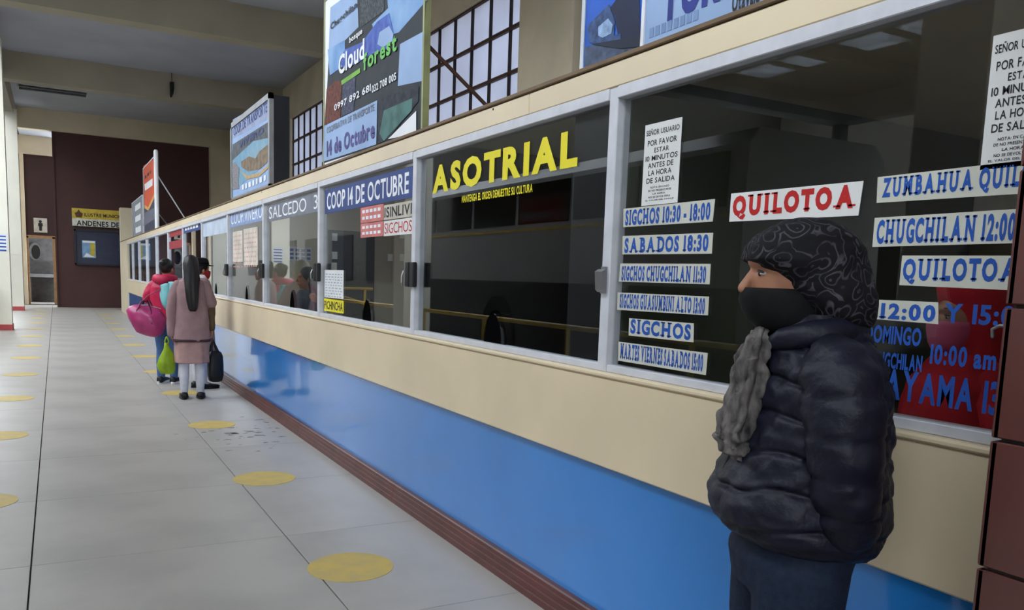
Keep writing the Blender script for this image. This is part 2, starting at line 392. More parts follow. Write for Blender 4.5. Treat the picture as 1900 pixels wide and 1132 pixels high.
# ------------------------------------------------------------------ ticket windows
YB = [1.02, 2.68, 4.70, 6.77, 8.86, 10.92, 13.05, 15.15, 17.3, 19.5, 21.7, 23.8, 25.9, 27.58]
ZS, ZT = 1.105, 2.203
for n in range(len(YB)-1):
    a, b = YB[n], YB[n+1]
    w = thing('window_%d' % (n+1), (GX, (a+b)/2, ZS), kind='structure')
    if n: obj('post', bbox(1.90, 1.965, a-0.028, a+0.028, ZS, ZT, 0.003), ALU, w)
    obj('top_rail', bbox(1.895, 1.965, a+0.028, b-0.028, ZT-0.045, ZT, 0.003), ALU, w)
    obj('bottom_track', bbox(1.905, 1.965, a+0.028, b-0.028, ZS, ZS+0.03, 0.003), ALU, w)
    p0, p1, z0, z1 = a+0.024, b-0.024, ZS+0.026, ZT-0.04
    yc = {0: 1.6, 1: onX(913, 620, GX).y, 2: onX(680, 580, GX).y, 3: onX(541, 560, GX).y, 4: onX(457, 540, GX).y}.get(n, (a+b)/2)
    arch = [(yc+0.10*math.cos(t*math.pi/12), z0+0.155*math.sin(t*math.pi/12)) for t in range(0, 13)]
    if n == 0: poly = [(p0, z0), (p1, z0), (p1, z1), (p0, z1)]
    else: poly = [(p0, z0)]+arch[::-1]+[(p1, z0), (p1, z1), (p0, z1)]
    obj('pane', prism(poly, 'x', GX, GX+0.006), GLASS, w)
    if n:
        obj('ticket_hatch', prism([(yc+0.115*math.cos(t*math.pi/12), z0+0.17*math.sin(t*math.pi/12)) for t in range(0, 13)], 'x', GX+0.012, GX+0.022), mat('matt_black', (10, 10, 11), 0.95, 0.0), w)
    if 2 <= n <= 6:
        zl = {2: 1.47}.get(n, 1.47)
        lb = obj('lock_box', bbox(1.872, 1.90, a-0.075, a-0.012, zl-0.075, zl+0.075, 0.006), BLACK, w)
        obj('lock_box', bbox(1.872, 1.90, a+0.004, a+0.06, zl-0.075, zl+0.075, 0.006), BLACK, w)
        obj('hasp', join(box(1.884, 1.90, a+0.068, a+0.098, zl-0.06, zl+0.07), tube([(1.875, a+0.085, zl+0.02), (1.862, a+0.085, zl-0.01), (1.862, a+0.085, zl-0.05), (1.875, a+0.095, zl-0.065), (1.88, a+0.12, zl-0.066)], 0.006, 8)), STEEL, w)
    if n == 1:
        obj('handle', join(box(1.885, 1.90, a-0.012, a+0.012, 1.415, 1.52), prism([(1.885, 1.51), (1.868, 1.50), (1.874, 1.43), (1.885, 1.42)], 'y', a-0.02, a+0.03)), STEEL, w)

# ------------------------------------------------------------------ booth interiors: partitions, back wall, desks
tag(obj('wall_booth_back', box(4.2, 4.3, Y0, Y1, 0, 2.298), mat('booth_back', (150, 142, 126), 0.7, 0.3)), kind='structure')
PARTC = {1: ('booth_olive', (70, 74, 64)), 2: ('booth_dark', (40, 37, 36)), 3: ('booth_beige', (168, 160, 146)), 4: ('booth_cream', (206, 198, 178)), 5: ('booth_white', (212, 206, 194)), 6: ('booth_navy', (52, 62, 92)), 7: ('booth_wine', (74, 40, 48)), 8: ('booth_navy', (52, 62, 92)), 9: ('booth_slate', (74, 84, 100)), 10: ('booth_taupe', (110, 102, 90)), 11: ('booth_grey', (140, 138, 132)), 12: ('booth_grey', (140, 138, 132)), 13: ('booth_grey', (140, 138, 132))}
for n in range(1, len(YB)):
    nm, c = PARTC[n]
    o = tag(obj('wall_partition_%d' % n, box(1.967, 4.2, YB[n]-0.025, YB[n]+0.025, 0, 2.26), mat(nm, c, 0.65, 0.3, 1.5, 0.05)), kind='structure')
LAMP = lamp_mat('tube_glow', (1.0, 0.97, 0.9), 7.0)
for n in (3, 4, 5, 6):
    yc = (YB[n-1]+YB[n])/2
    t = thing('tube_light', (2.75, yc, 2.2), 'white fluorescent tube light inside the booth ' + {3: 'under the blue banner ending in OCTUBRE', 4: 'marked SALCEDO', 5: 'with a papered window', 6: 'with the wide white window banner'}[n], 'lamp', 'tube lights in the ticket booths')
    obj('housing', box(2.72, 2.78, yc-0.5, yc+0.5, 2.235, 2.26), WHITE, t)
    obj('tube', tube([(2.75, yc-0.48, 2.215), (2.75, yc+0.48, 2.215)], 0.013, 10), LAMP, t)
DESK = mat('desk_wood', (96, 72, 56), 0.5, 0.4, 10, 0.12)
for n in (1, 2, 4):
    a, b = YB[n]+0.06, YB[n+1]-0.06
    t = thing('ticket_desk', (2.3, (a+b)/2, 0), 'brown wooden ticket desk behind the window ' + ('beside the brown tiled pillar', 'lettered in big yellow capitals', 'under the blue banner ending in OCTUBRE', 'marked SALCEDO', 'papered with notices')[n], 'desk', 'desks inside the ticket booths')
    obj('desk_top', bbox(2.07, 2.55, a, b, 0.9, 0.935), DESK, t)
    for y in (a+0.03, b-0.03): obj('side_panel', box(2.1, 2.5, y-0.015, y+0.015, 0, 0.9), DESK, t)
    obj('front_panel', box(2.08, 2.1, a, b, 0.1, 0.9), DESK, t)

# ------------------------------------------------------------------ outside, seen as reflections in the glass
rl = thing('platform_railing', (-1.15, 10, 0), 'yellow tubular railing along the open side of the hall', 'railing')
RP = []
for y0, y1 in ((3.6, 11.9), (12.7, 20.9)):
    for z in (0.96, 0.5): obj('rail', tube([(-1.15, y0, z), (-1.15, y1, z)], 0.03, 10), YELRAIL, rl)
    y = y0
    while y <= y1+0.01:
        obj('post', tube([(-1.15, y, 0.0), (-1.15, y, 0.96)], 0.028, 10), YELRAIL, rl); y += (y1-y0)/4
bs = thing('parked_bus', (-4.6, 12.0, -0.14), 'white and grey intercity bus parked beside the platform', 'bus')
BW = mat('bus_white', (158, 156, 152), 0.35, 0.5, 1, 0.04); BD = mat('bus_dark', (22, 22, 24), 0.5, 0.3); BG = mat('bus_window', (16, 18, 22), 0.08, 0.7)
Ya, Yb = 7.4, 18.6; xb = -3.35
prof = [(-5.85, 1.45), (xb, 1.45), (xb, 2.36), (xb-0.03, 3.2), (xb-0.18, 3.38), (-5.6, 3.38), (-5.8, 3.2)]
obj('body', prism(prof, 'y', Ya, Yb), BW, bs)
sk = [(Ya, 0.25)]
for wy in (9.2, 13.6):
    sk += [(wy-0.72, 0.25)]+[(wy-0.72*math.cos(t*math.pi/10), 0.35+0.85*math.sin(t*math.pi/10)) for t in range(0, 11)]+[(wy+0.72, 0.25)]
sk += [(Yb, 0.25), (Yb, 1.45), (Ya, 1.45)]
obj('skirt', prism(sk, 'x', -5.84, xb-0.002), BD, bs)
obj('stripe', box(xb-0.004, xb+0.006, Ya, Yb, 2.33, 2.37), YELRAIL, bs)
for i in range(6):
    a = Ya+0.3+i*1.78; obj('window', box(xb-0.02, xb+0.004, a, a+1.66, 2.45, 3.12), BG, bs)
for wy in (9.2, 13.6):
    w = obj('wheel', prism([(wy+0.5*math.cos(t*math.pi/16), 0.36+0.5*math.sin(t*math.pi/16)) for t in range(32)], 'x', xb-0.36, xb-0.06), BLACK, bs)
    obj('hub', prism([(wy+0.24*math.cos(t*math.pi/10), 0.36+0.24*math.sin(t*math.pi/10)) for t in range(20)], 'x', xb-0.06, xb-0.03), STEEL, w)
cn = thing('platform_canopy', (-4.0, 2, 0), 'dark metal canopy with translucent roof panels over the bus bay', 'canopy')
CD = mat('canopy_dark', (70, 72, 78), 0.6, 0.3)
zc = 4.25
for k in range(8):
    a = -4.4+k*1.62
    obj('roof_sheet', box(-3.95, -1.5, a, a+1.6, zc, zc+0.05), CD, cn); obj('roof_sheet', box(-6.2, -4.5, a, a+1.6, zc, zc+0.05), CD, cn)
    obj('roof_sheet', box(-4.5, -3.95, a, a+1.6, zc+0.05, zc+0.06), mat('translucent_sheet', (225, 228, 232), 0.5, 0.3, trans=0.8), cn)
    for q in range(2): obj('roof_panel', box(-4.5, -3.95, a+0.1+0.72*q, a+0.7+0.72*q, zc, zc+0.02), MATS['translucent_sheet'], cn); obj('panel_bar', box(-4.5, -3.95, a+0.7+0.72*q, a+0.82+0.72*q, zc-0.02, zc+0.05), CD, cn)
    obj('rafter', box(-6.2, -1.5, a+1.5, a+1.64, zc-0.14, zc), CD, cn)
obj('edge_beam', box(-6.2, -1.5, 8.45, 8.75, zc-0.35, zc+0.2), mat('canopy_grey', (150, 150, 152), 0.6, 0.3), cn)
obj('edge_beam', box(-6.45, -6.2, -4.5, 8.75, zc-0.35, zc+0.2), MATS['canopy_grey'], cn)
for y in (-3.8, 8.6): obj('canopy_post', box(-6.4, -6.25, y-0.08, y+0.08, -0.14, zc-0.35), CD, cn)
ob = thing('sky_block_building', (-18, 14, 0), 'unseen grey building added across the bus yard to cut sky reflections', 'building')  # added out of view; its height keeps bright sky out of the panes
obj('wall', box(-20, -17, -25, 55, -0.14, 7.4), mat('far_render', (120, 116, 108), 0.8, 0.2), ob)
for i in range(16):
    f = obj('window', box(-17.02, -16.96, -20+i*4.4, -17.2+i*4.4, 1.2, 2.9), BG, ob)
obj('sky_block_wing', box(-17, -6.0, 20.0, 60, -0.14, 8.0), mat('dark_render', (78, 75, 70), 0.85, 0.15), ob)  # added unseen block, stops the far panes reflecting bright sky
for i in range(7): obj('window', box(-6.02, -5.96, 22+i*4.2, 24.6+i*4.2, 1.3, 3.0), mat('dark_opening', (40, 40, 42), 0.9, 0.05), ob)
obj('roof', box(-20.5, -16.2, -25.4, 55.4, 7.4, 7.6), CD, ob)

# ================================================================== THINGS
# yellow distancing dots
for k in range(12):
    y = 3.62+2.26*k if k == 0 else 5.81+2.26*(k-1)
    if k == 0: y = 3.84
    o = obj('floor_dot', disc(1.25, y, 0.0, 0.212), DOTY)
    tag(o, 'worn yellow distancing dot painted on the floor along the counter', 'floor marking', 'yellow dots beside the counter')
for k in range(12):
    o = obj('floor_dot', disc(-0.46, 5.81+2.26*k, 0.0, 0.212), DOTY)
    tag(o, 'worn yellow distancing dot painted on the floor along the columns', 'floor marking', 'yellow dots beside the columns')

# worn scuff marks in the concrete beside the counter
rnd = random.Random(5); parts = []
for i in range(70):
    c = onZ(rnd.gauss(455, 45), rnd.gauss(800, 14), 0); r = rnd.uniform(0.006, 0.03)
    if c.x > 1.8: continue
    parts.append(prism([(c.x+r*rnd.uniform(.5, 2.2)*math.cos(a), c.y+r*rnd.uniform(.4, 1.2)*math.sin(a)) for a in [2*math.pi*q/7 for q in range(7)]], 'z', 0.0002, 0.0007))
tag(obj('scuff_marks', join(*parts), mat('scuff_grey', (132, 128, 124), 0.8, 0.2, 30, 0.2), fl), kind='stuff')

# ---- far end
def signY(name, label, cat, x0, x1, z0, z1, Y, th, material):
    t = thing(name, ((x0+x1)/2, Y, z0), label, cat); obj('board', bbox(x0, x1, Y-th, Y, z0, z1, 0.004), material, t); return t
def textY(txt, x0, x1, z0, z1, Y, bold=0.02, serif=False): return text_on(txt, Vector((x0, Y, z0)), Vector((x1-x0, 0, 0)), Vector((0, 0, z1-z0)), bold, serif)
a = onY(133, 386, 33); b = onY(228, 424, 33)
x0, x1, z1, z0 = a.x, b.x+1.2, a.z, b.z; zm = onY(140, 405, 33).z
t = signY('kiosk_sign', 'yellow and white sign over the dark blue notice case on the far wall', 'sign', x0, x1, z0, z1, 33.02, 0.12, mat('sign_white', (214, 212, 200), 0.5, 0.3))
obj('yellow_band', box(x0, x1, 32.895, 32.9, zm, z1), mat('sign_yellow', (206, 178, 66), 0.5, 0.3), t)
words(textY('ANDENES DE', onY(142, 414, 33).x, onY(221, 414, 33).x, onY(150, 419, 33).z, onY(150, 409, 33).z, 32.893, 0.03), BLACKINK, t)
words(textY('ILUSTRE MUNICIPIO', onY(156, 400, 33).x, onY(232, 400, 33).x, onY(150, 401.5, 33).z, onY(150, 395, 33).z, 32.893, 0.03), BLACKINK, t)
e = onY(146, 397, 33)
obj('emblem', join(prism([(e.x-0.09, e.z-0.12), (e.x+0.09, e.z-0.12), (e.x+0.13, e.z+0.02), (e.x+0.05, e.z+0.06), (e.x, e.z+0.16), (e.x-0.05, e.z+0.06), (e.x-0.13, e.z+0.02)], 'y', 32.89, 32.894)), mat('emblem_brown', (96, 62, 40), 0.6, 0.3), t)
a = onY(137, 425, 33); b = onY(222, 494, 33)
t = thing('notice_case', ((a.x+b.x)/2, 33.0, b.z), 'dark blue notice case under the yellow sign on the far wall', 'notice case')
NAVY = mat('case_navy', (34, 42, 70), 0.3, 0.5)
obj('backing', box(a.x, b.x+1.1, 32.98, 33.04, b.z, a.z), NAVY, t)
for bx in ((a.x, a.x+0.06, b.z, a.z), (b.x+1.04, b.x+1.1, b.z, a.z), (a.x, b.x+1.1, b.z, b.z+0.06), (a.x, b.x+1.1, a.z-0.06, a.z)):
    obj('frame_bar', box(bx[0], bx[1], 32.9, 32.99, bx[2], bx[3]), mat('case_frame', (26, 30, 46), 0.4, 0.4), t)
c = onY(152, 446, 33); d = onY(178, 479, 33)
po = thing('poster', ((c.x+d.x)/2, 32.96, d.z), 'pale blue and yellow poster inside the dark notice case', 'poster')
obj('sheet', box(c.x, d.x, 32.955, 32.965, d.z, c.z), mat('poster_blue', (128, 164, 200), 0.6, 0.3), po)
w = d.x-c.x; h = c.z-d.z
obj('yellow_block', box(c.x+w*0.6, d.x-w*0.06, 32.951, 32.956, d.z+h*0.12, c.z-h*0.14), mat('poster_yellow', (196, 176, 64), 0.6, 0.3), po)
obj('white_heading', box(c.x+w*0.04, d.x-w*0.05, 32.951, 32.956, c.z-h*0.13, c.z-h*0.02), WHITE, po)
obj('white_foot', prism([(c.x+w*0.1, d.z+h*0.05), (d.x-w*0.05, d.z+h*0.05), (c.x+w*0.3, d.z+h*0.28)], 'y', 32.951, 32.956), WHITE, po)
# washroom sign
a = onY(62, 404, 35.45); b = onY(88, 432, 35.45)
t = signY('washroom_sign', 'white square washroom sign with a dark standing figure above the doorway', 'sign', a.x, b.x, b.z, a.z, 35.49, 0.04, mat('sign_plate', (186, 182, 172), 0.5, 0.3))
cx = (a.x+b.x)/2; hh = a.z-b.z
obj('figure', join(ellipsoid((cx, 35.446, a.z-hh*0.24), (hh*0.1, 0.004, hh*0.1), 12, 8), prism([(cx-hh*.15, b.z+hh*.44), (cx+hh*.15, b.z+hh*.44), (cx+hh*.13, b.z+hh*.66), (cx-hh*.13, b.z+hh*.66)], 'y', 35.442, 35.45), prism([(cx-hh*.08, b.z+hh*.12), (cx+hh*.08, b.z+hh*.12), (cx+hh*.09, b.z+hh*.46), (cx-hh*.09, b.z+hh*.46)], 'y', 35.442, 35.45)), BLACKINK, t)
# things seen through the doorway
t = thing('wash_basin', (-0.5, 37.4, 0), 'grey wash basin counter inside the washroom doorway', 'basin')
obj('counter_top', bbox(-0.95, 0.0, 37.3, 37.98, 0.98, 1.1, 0.01), mat('basin_grey', (150, 150, 150), 0.4, 0.4), t)
for x in (-0.93, -0.05): obj('support', box(x, x+0.06, 37.35, 37.95, 0.0, 0.98), mat('basin_side', (96, 94, 92), 0.6, 0.3), t)
obj('splash_back', box(-0.95, 0.0, 37.94, 37.99, 1.1, 1.55), MATS['basin_side'], t)
t = thing('round_mirror', (-0.7, 37.98, 1.6), 'round white rimmed mirror above the wash basin', 'mirror')
obj('rim', loft([(Vector((-0.72, 37.95, 1.98)), Vector((0.2, 0, 0)), Vector((0, 0, 0.34))), (Vector((-0.72, 37.99, 1.98)), Vector((0.2, 0, 0)), Vector((0, 0, 0.34)))], 28), mat('rim_grey', (150, 148, 144), 0.5, 0.3), t)
obj('mirror_glass', loft([(Vector((-0.68, 37.94, 1.96)), Vector((0.15, 0, 0)), Vector((0, 0, 0.28))), (Vector((-0.68, 37.955, 1.96)), Vector((0.15, 0, 0)), Vector((0, 0, 0.28)))], 28), BG, t)
# notice on the column
a = onY(-14, 432, 21.14); b = onY(15, 466, 21.14)
t = signY('column_notice', 'white notice with blue print taped to the cream column', 'notice', max(a.x, -1.3), b.x, b.z, a.z, 21.148, 0.003, WHITEP)
for i in range(5): obj('print_line', box(max(a.x, -1.3)+0.03, b.x-0.03, 21.1435, 21.145, a.z-0.05-0.075*i-0.03, a.z-0.05-0.075*i), BLUEINK, t)
# ceiling light and lamp holder
t = thing('ceiling_light', (0.08, 28.6, 6.5), 'long white fluorescent fitting with two dark tubes on the ceiling', 'lamp')
obj('housing', bbox(-0.84, 1.0, 28.28, 28.95, 6.6, 6.7, 0.01), mat('fitting_white', (188, 190, 192), 0.5, 0.3), t)
for y in (28.42, 28.82): obj('tube', tube([(-0.8, y, 6.57), (0.96, y, 6.57)], 0.03, 10), mat('unlit_tube', (70, 74, 80), 0.3, 0.5), t)
for x in (-0.82, 0.95): obj('end_cap', box(x, x+0.03, 28.3, 28.93, 6.53, 6.6), MATS['fitting_white'], t)
t = thing('lamp_holder', (2.88, 24.5, 6.0), 'small dark lamp holder hanging from a wire at the ceiling beam', 'lamp')
obj('bracket', bbox(2.83, 2.93, 24.5, 24.62, 6.3, 6.46), BLACK, t)
obj('wire', tube([(2.88, 24.55, 6.46), (2.88, 24.56, 6.7)], 0.008, 6), BLACK, t)
obj('socket', tube([(2.88, 24.55, 6.3), (2.87, 24.54, 6.18), (2.85, 24.52, 6.08)], [0.05, 0.045, 0.03], 10), BLACK, t)

# ---- signs standing on the ledge
SX = 1.97
def ledge_sign(name, label, yl, yr, z0, z1, th=0.03, frame=ALU, board=WHITE, X=SX):
    """board facing the hall; yl is its far edge, yr the near edge"""
    t = thing(name, (X, (yl+yr)/2, z0), label, 'sign')
    obj('board', box(X, X+th, yr, yl, z0, z1), board, t)
    for (a, b, c, d) in ((yr-0.012, yr+0.012, z0, z1), (yl-0.012, yl+0.012, z0, z1), (yr, yl, z0-0.0, z0+0.022), (yr, yl, z1-0.022, z1)):
        obj('frame_bar', box(X-0.006, X+th+0.006, a, b, c, d), frame, t)
    return t
def strut(t, y, z, X=SX, m=IRON, out=0.75): obj('strut', tube([(X+0.03, y, z), (X+out, y-0.05, 2.30)], 0.013, 8), m, t)
ZL = 2.318
# big tourist billboard
t = ledge_sign('billboard', 'tall tourist billboard with a cloud forest collage standing on the ledge', 6.86, 4.76, ZL, 3.66, frame=mat('billboard_frame', (150, 154, 110), 0.5, 0.4))
strut(t, 4.80, 2.86); strut(t, 6.8, 2.86)
def pr(name, pts, m, lay=1, par=None): return obj(name, polyX(pts, SX-0.0012*lay), m, par or t)
SKYB = mat('print_sky', (96, 140, 196), 0.6, 0.3, 3, 0.2, rgb2=(142, 176, 214)); FORB = mat('print_forest', (34, 44, 48), 0.6, 0.3, 9, 0.3, rgb2=(24, 30, 40))
GRYB = mat('print_paleblue', (150, 176, 214), 0.6, 0.3, 2, 0.08)
pr('print_field', [(600, 303), (614, 20), (794, -90), (780, 246)], FORB, 1)
pr('print_sky', [(610, 90), (613, 14), (662, -22), (665, 50), (640, 75), (616, 92)], GRYB, 2)
pr('print_sky', [(690, 45), (720, 15), (716, -40), (794, -92), (792, 0), (740, 60), (700, 72)], SKYB, 2)
pr('print_photo', [(669, -30), (711, -55), (713, 20), (668, 52)], mat('print_town', (86, 92, 96), 0.7, 0.2, 40, 0.3, rgb2=(40, 46, 52)), 3)
pr('print_mist', [(608, 92), (640, 74), (640, 120), (612, 140)], SKYB, 3)
pr('print_white', [(742, 82), (788, 57), (784, 150), (738, 160)], GRYB, 3)
pr('print_cloud', [(628, 115), (640, 92), (672, 78), (700, 40), (722, 24), (730, 60), (716, 92), (690, 100), (660, 118), (640, 128)], mat('print_cloudblue', (54, 74, 160), 0.6, 0.3, 9, 0.25, rgb2=(84, 116, 190)), 4)
pr('print_peak', [(700, 82), (704, 60), (722, 48), (730, 64), (728, 76), (710, 88)], GRYB, 5)
pr('print_photo', [(606, 165), (622, 150), (634, 150), (631, 222), (602, 232)], mat('print_redrock', (120, 70, 58), 0.7, 0.2, 30, 0.3, rgb2=(70, 44, 44)), 3)
pr('print_photo', [(637, 152), (660, 142), (656, 206), (634, 216)], mat('print_people', (58, 60, 82), 0.7, 0.2, 40, 0.3, rgb2=(96, 98, 116)), 3)
pr('print_band', [(633, 150), (668, 126), (668, 135), (634, 158)], mat('print_lime', (120, 178, 70), 0.6, 0.3, 6, 0.1), 5)
pr('print_white', [(597, 301), (601, 234), (700, 186), (698, 268)], GRYB, 4)
pr('print_photo', [(700, 268), (705, 182), (777, 160), (776, 188), (720, 258)], mat('print_street', (62, 66, 74), 0.7, 0.2, 20, 0.3, rgb2=(40, 44, 52)), 4)
pr('print_bus', [(704, 248), (712, 205), (765, 182), (764, 205), (722, 250), (712, 262)], mat('print_busgreen', (70, 112, 108), 0.6, 0.3, 8, 0.2), 5)
pr('print_road', [(720, 258), (772, 206), (772, 248)], WHITE, 5)
def bt(txt, tl, tr, br, bl, m, lay=7, bold=0.02, par=None, serif=False):
    yl, yr, z0, z1 = rectX(tl, tr, br, bl, SX)
    return words(textX(txt, yl, yr, z0, z1, SX-0.0012*lay, bold, serif), m, par or t)
bt('Chugchilan', (615, 40), (664, 6), (664, 22), (615, 56), BLACKINK)
bt('bosque', (650, 66), (674, 55), (674, 70), (650, 80), WHITE)
bt('Cloud', (630, 100), (678, 76), (678, 112), (630, 138), WHITE, bold=0.03)
bt('forest', (676, 100), (738, 60), (738, 92), (676, 134), mat('print_green', (110, 190, 92), 0.6, 0.3), bold=0.03)
bt('0997 892 681', (622, 190), (690, 160), (690, 172), (622, 204), WHITE)
bt('032 708 005', (692, 156), (737, 138), (737, 152), (692, 170), WHITE)
bt('COOPERATIVA DE TRANSPORTE', (608, 234), (696, 196), (696, 208), (608, 246), mat('print_greytext', (120, 126, 140), 0.6, 0.3))
bt('14 de Octubre', (608, 258), (697, 226), (697, 258), (608, 290), mat('print_violet', (84, 76, 138), 0.6, 0.3), bold=0.03)
# light box with the lagoon picture
t = thing('light_box', (2.05, 9.9, ZL), 'deep light box sign with a lagoon picture on the ledge', 'sign')
bx = onY(537, 250, 8.8).x
obj('casing', box(2.0, bx, 8.80, 10.95, ZL, 3.26), mat('box_dark', (30, 32, 40), 0.5, 0.4), t)
obj('rim', join(box(1.955, 2.0, 8.80, 8.86, ZL, 3.28), box(1.955, 2.0, 10.9, 10.96, ZL, 3.28), box(1.955, 2.0, 8.80, 10.96, 3.22, 3.28), box(1.955, 2.0, 8.8, 10.96, ZL, ZL+0.05)), mat('box_rim', (150, 152, 156), 0.4, 0.4, metal=0.3), t)
obj('face', box(SX, 2.0, 8.86, 10.9, ZL+0.05, 3.22), GRYB, t)
pr('print_header', [(432, 258), (432, 222), (497, 184), (496, 222)], mat('print_header', (150, 160, 190), 0.6, 0.3, 6, 0.1), 1)
pr('print_hills', [(431, 300), (432, 268), (498, 226), (498, 262)], mat('print_hill', (92, 96, 100), 0.6, 0.3, 12, 0.3, rgb2=(64, 66, 70)), 1)
pr('print_lake', [(430, 325), (431, 298), (470, 262), (497, 256), (497, 300), (440, 350)], mat('print_lake', (104, 150, 178), 0.6, 0.3, 6, 0.25, rgb2=(136, 166, 180)), 2)
pr('print_crater', [(447, 300), (462, 290), (474, 294), (480, 282), (497, 268), (497, 300), (482, 314), (460, 318), (448, 310)], mat('print_crater', (128, 110, 90), 0.6, 0.3, 12, 0.25), 3)
pr('print_shore', [(446, 318), (460, 326), (482, 320), (497, 306), (497, 313), (480, 328), (458, 333)], mat('print_sand', (186, 160, 118), 0.6, 0.3), 4)
pr('print_people', [(429, 352), (430, 306), (436, 300), (444, 312), (442, 340), (444, 350)], mat('print_greypeople', (150, 146, 150), 0.6, 0.3, 60, 0.3, rgb2=(80, 76, 84)), 5)
bt('COOP. DE TRANSPORTE', (434, 232), (496, 194), (496, 212), (434, 250), NAVYINK, 3)
bt('VIVERO', (444, 262), (490, 238), (490, 250), (444, 274), NAVYINK, 4)
obj('print_line', rowtext(3, *rectX((450, 344), (494, 324), (494, 334), (450, 354), SX), SX-0.006, 4), WHITE, t)
# orange sign and the grey one behind it
yl, yr, z0, z1 = rectX((266, 308), (290, 290), (290, 404), (267, 420), SX)
t = ledge_sign('orange_sign', 'orange company sign with an arrow shape on a braced white post', yl, yr, ZL, z1, board=mat('sign_navy', (60, 62, 82), 0.6, 0.3, 8, 0.3), frame=WHITE)
pr('orange_arrow', [(266, 308), (289, 292), (289, 358), (275, 388), (268, 382)], mat('print_orange', (214, 84, 44), 0.55, 0.3), 1)
pr('arrow_border', [(268, 380), (275, 385), (289, 352), (289, 362), (275, 391), (268, 386)], mat('print_tan', (220, 170, 96), 0.6, 0.3), 2)
pr('white_label', [(268, 342), (283, 331), (283, 344), (269, 354)], WHITE, 2)
pr('print_city', [(266, 420), (267, 396), (289, 384), (289, 405)], mat('print_citygrey', (110, 112, 128), 0.6, 0.3, 20, 0.3), 2)
obj('print_line', rowtext(5, *rectX((269, 325), (282, 316), (282, 322), (269, 331), SX), SX-0.004, 2), BLACKINK, t)
obj('post', tube([(SX, yr-0.03, ZL), (SX, yr-0.03, z1+0.06)], 0.045, 10), WHITE, t)
strut(t, yr, z0+(z1-z0)*0.68, m=ALU); strut(t, yl, z0+(z1-z0)*0.5, m=ALU)
yl2, yr2, z0, z1 = rectX((246, 368), (267, 352), (266, 420), (244, 428), SX)
t = ledge_sign('grey_sign', 'pale grey picture sign on the ledge beside the orange sign', yl2, yl+0.36, ZL, z1-0.1, board=mat('sign_grey', (150, 154, 160), 0.6, 0.3, 6, 0.2, rgb2=(110, 116, 124)))
for k in range(3): obj('print_block', box(SX-0.002, SX-0.001, yl2-(yl2-yl)*0.75, yl2-(yl2-yl)*0.3, ZL+0.1+0.3*k, ZL+0.25+0.3*k), WHITE, t)
# billboard near the pillar
yb = onX(1083, 60, SX).y
t = ledge_sign('billboard', 'wide blue and white billboard with a bus picture above the tall window with destination strips', yb, 1.05, ZL, 3.4, frame=mat('bb_frame', (196, 204, 214), 0.4, 0.4))
ym = onX(1194, 50, SX).y
obj('print_sky', box(SX-0.001, SX, ym, yb-0.012, ZL+0.03, 3.37), mat('print_bluesky', (40, 96, 196), 0.6, 0.3, 2, 0.2), t)
pr('print_ground', [(1084, 134), (1085, 88), (1190, 60), (1191, 92)], mat('print_road', (72, 86, 112), 0.6, 0.3, 20, 0.25), 2)
pr('print_building', [(1128, 20), (1150, -10), (1186, -30), (1188, 70), (1148, 74), (1140, 30)], mat('print_shade', (24, 34, 66), 0.6, 0.3), 3)
pr('print_busbody', [(1090, 48), (1130, 8), (1141, 40), (1139, 66), (1152, 62), (1152, 76), (1108, 82), (1093, 78)], mat('print_busbody', (64, 92, 140), 0.6, 0.3, 30, 0.3, rgb2=(34, 48, 84)), 4)
pr('print_buswind', [(1110, 50), (1128, 34), (1137, 46), (1134, 62), (1118, 70), (1110, 66)], mat('print_pale', (150, 180, 220), 0.6, 0.3, 30, 0.2), 5)
pr('print_shadow', [(1096, 82), (1190, 66), (1190, 86), (1150, 90)], mat('print_shadow', (28, 36, 58), 0.6, 0.3), 5)
obj('mullion', box(SX-0.008, SX+0.03, ym-0.012, ym+0.006, ZL, 3.4), WHITE, t)
obj('print_white', box(SX-0.001, SX, 1.06, ym-0.012, ZL+0.03, 3.37), GRYB, t)
bt('TUR', (1230, -50), (1340, -84), (1342, 5), (1232, 40), mat('print_deepblue', (44, 58, 140), 0.6, 0.3), 3, 0.05)
bt('Otavalo', (1360, -14), (1412, -32), (1412, 6), (1360, 24), BLACKINK, 3, 0.03)
q = rectX((1206, 50), (1300, 20), (1300, 36), (1206, 70), SX)
for i in range(8): obj('print_mark', box(SX-0.003, SX-0.0026, q[0]+(q[1]-q[0])*(i+0.7)/8, q[0]+(q[1]-q[0])*i/8, q[2], q[3]), mat('print_faint', (124, 152, 196), 0.6, 0.3), t)

# ---- signs on the glass
WXS = GX-0.0030
def strip(txt, tl, tr, br, bl, label, ink=BLUEINK, paper=GREYPAPER, bold=0.045, serif=True, pad=(0.03, 0.08), name='destination_strip', group='destination strips on the window'):
    yl, yr, z0, z1 = rectX(tl, tr, br, bl, WXS)
    t = thing(name, (WXS, (yl+yr)/2, z0), label, 'sign', group)
    w, h = yr-yl, z1-z0
    rnd = random.Random(hash(txt) % 99 if False else len(txt)); j = [rnd.uniform(-0.004, 0.004) for _ in range(8)]
    obj('paper', prism([(yl+j[0], z0+j[1]), (yl+j[2], z1+j[3]), (yr+j[4], z1+j[5]), (yr+j[6], z0+j[7])], 'x', WXS+0.0005, WXS+0.0025), paper, t)
    words(textX(txt, yl+w*pad[0], yr-w*pad[0], z0+h*pad[1], z1-h*pad[1], WXS-0.0003, bold, serif), ink, t)
    return t
strip('SIGCHOS 10:30 - 18:00', (1157, 388), (1325, 370), (1323, 408), (1155, 425), 'pale strip with blue capitals reading SIGCHOS 10:30 - 18:00 on the window')
strip('SABADOS 18:30', (1155, 440), (1321, 430), (1320, 467), (1154, 475), 'pale strip with blue capitals reading SABADOS 18:30 on the window')
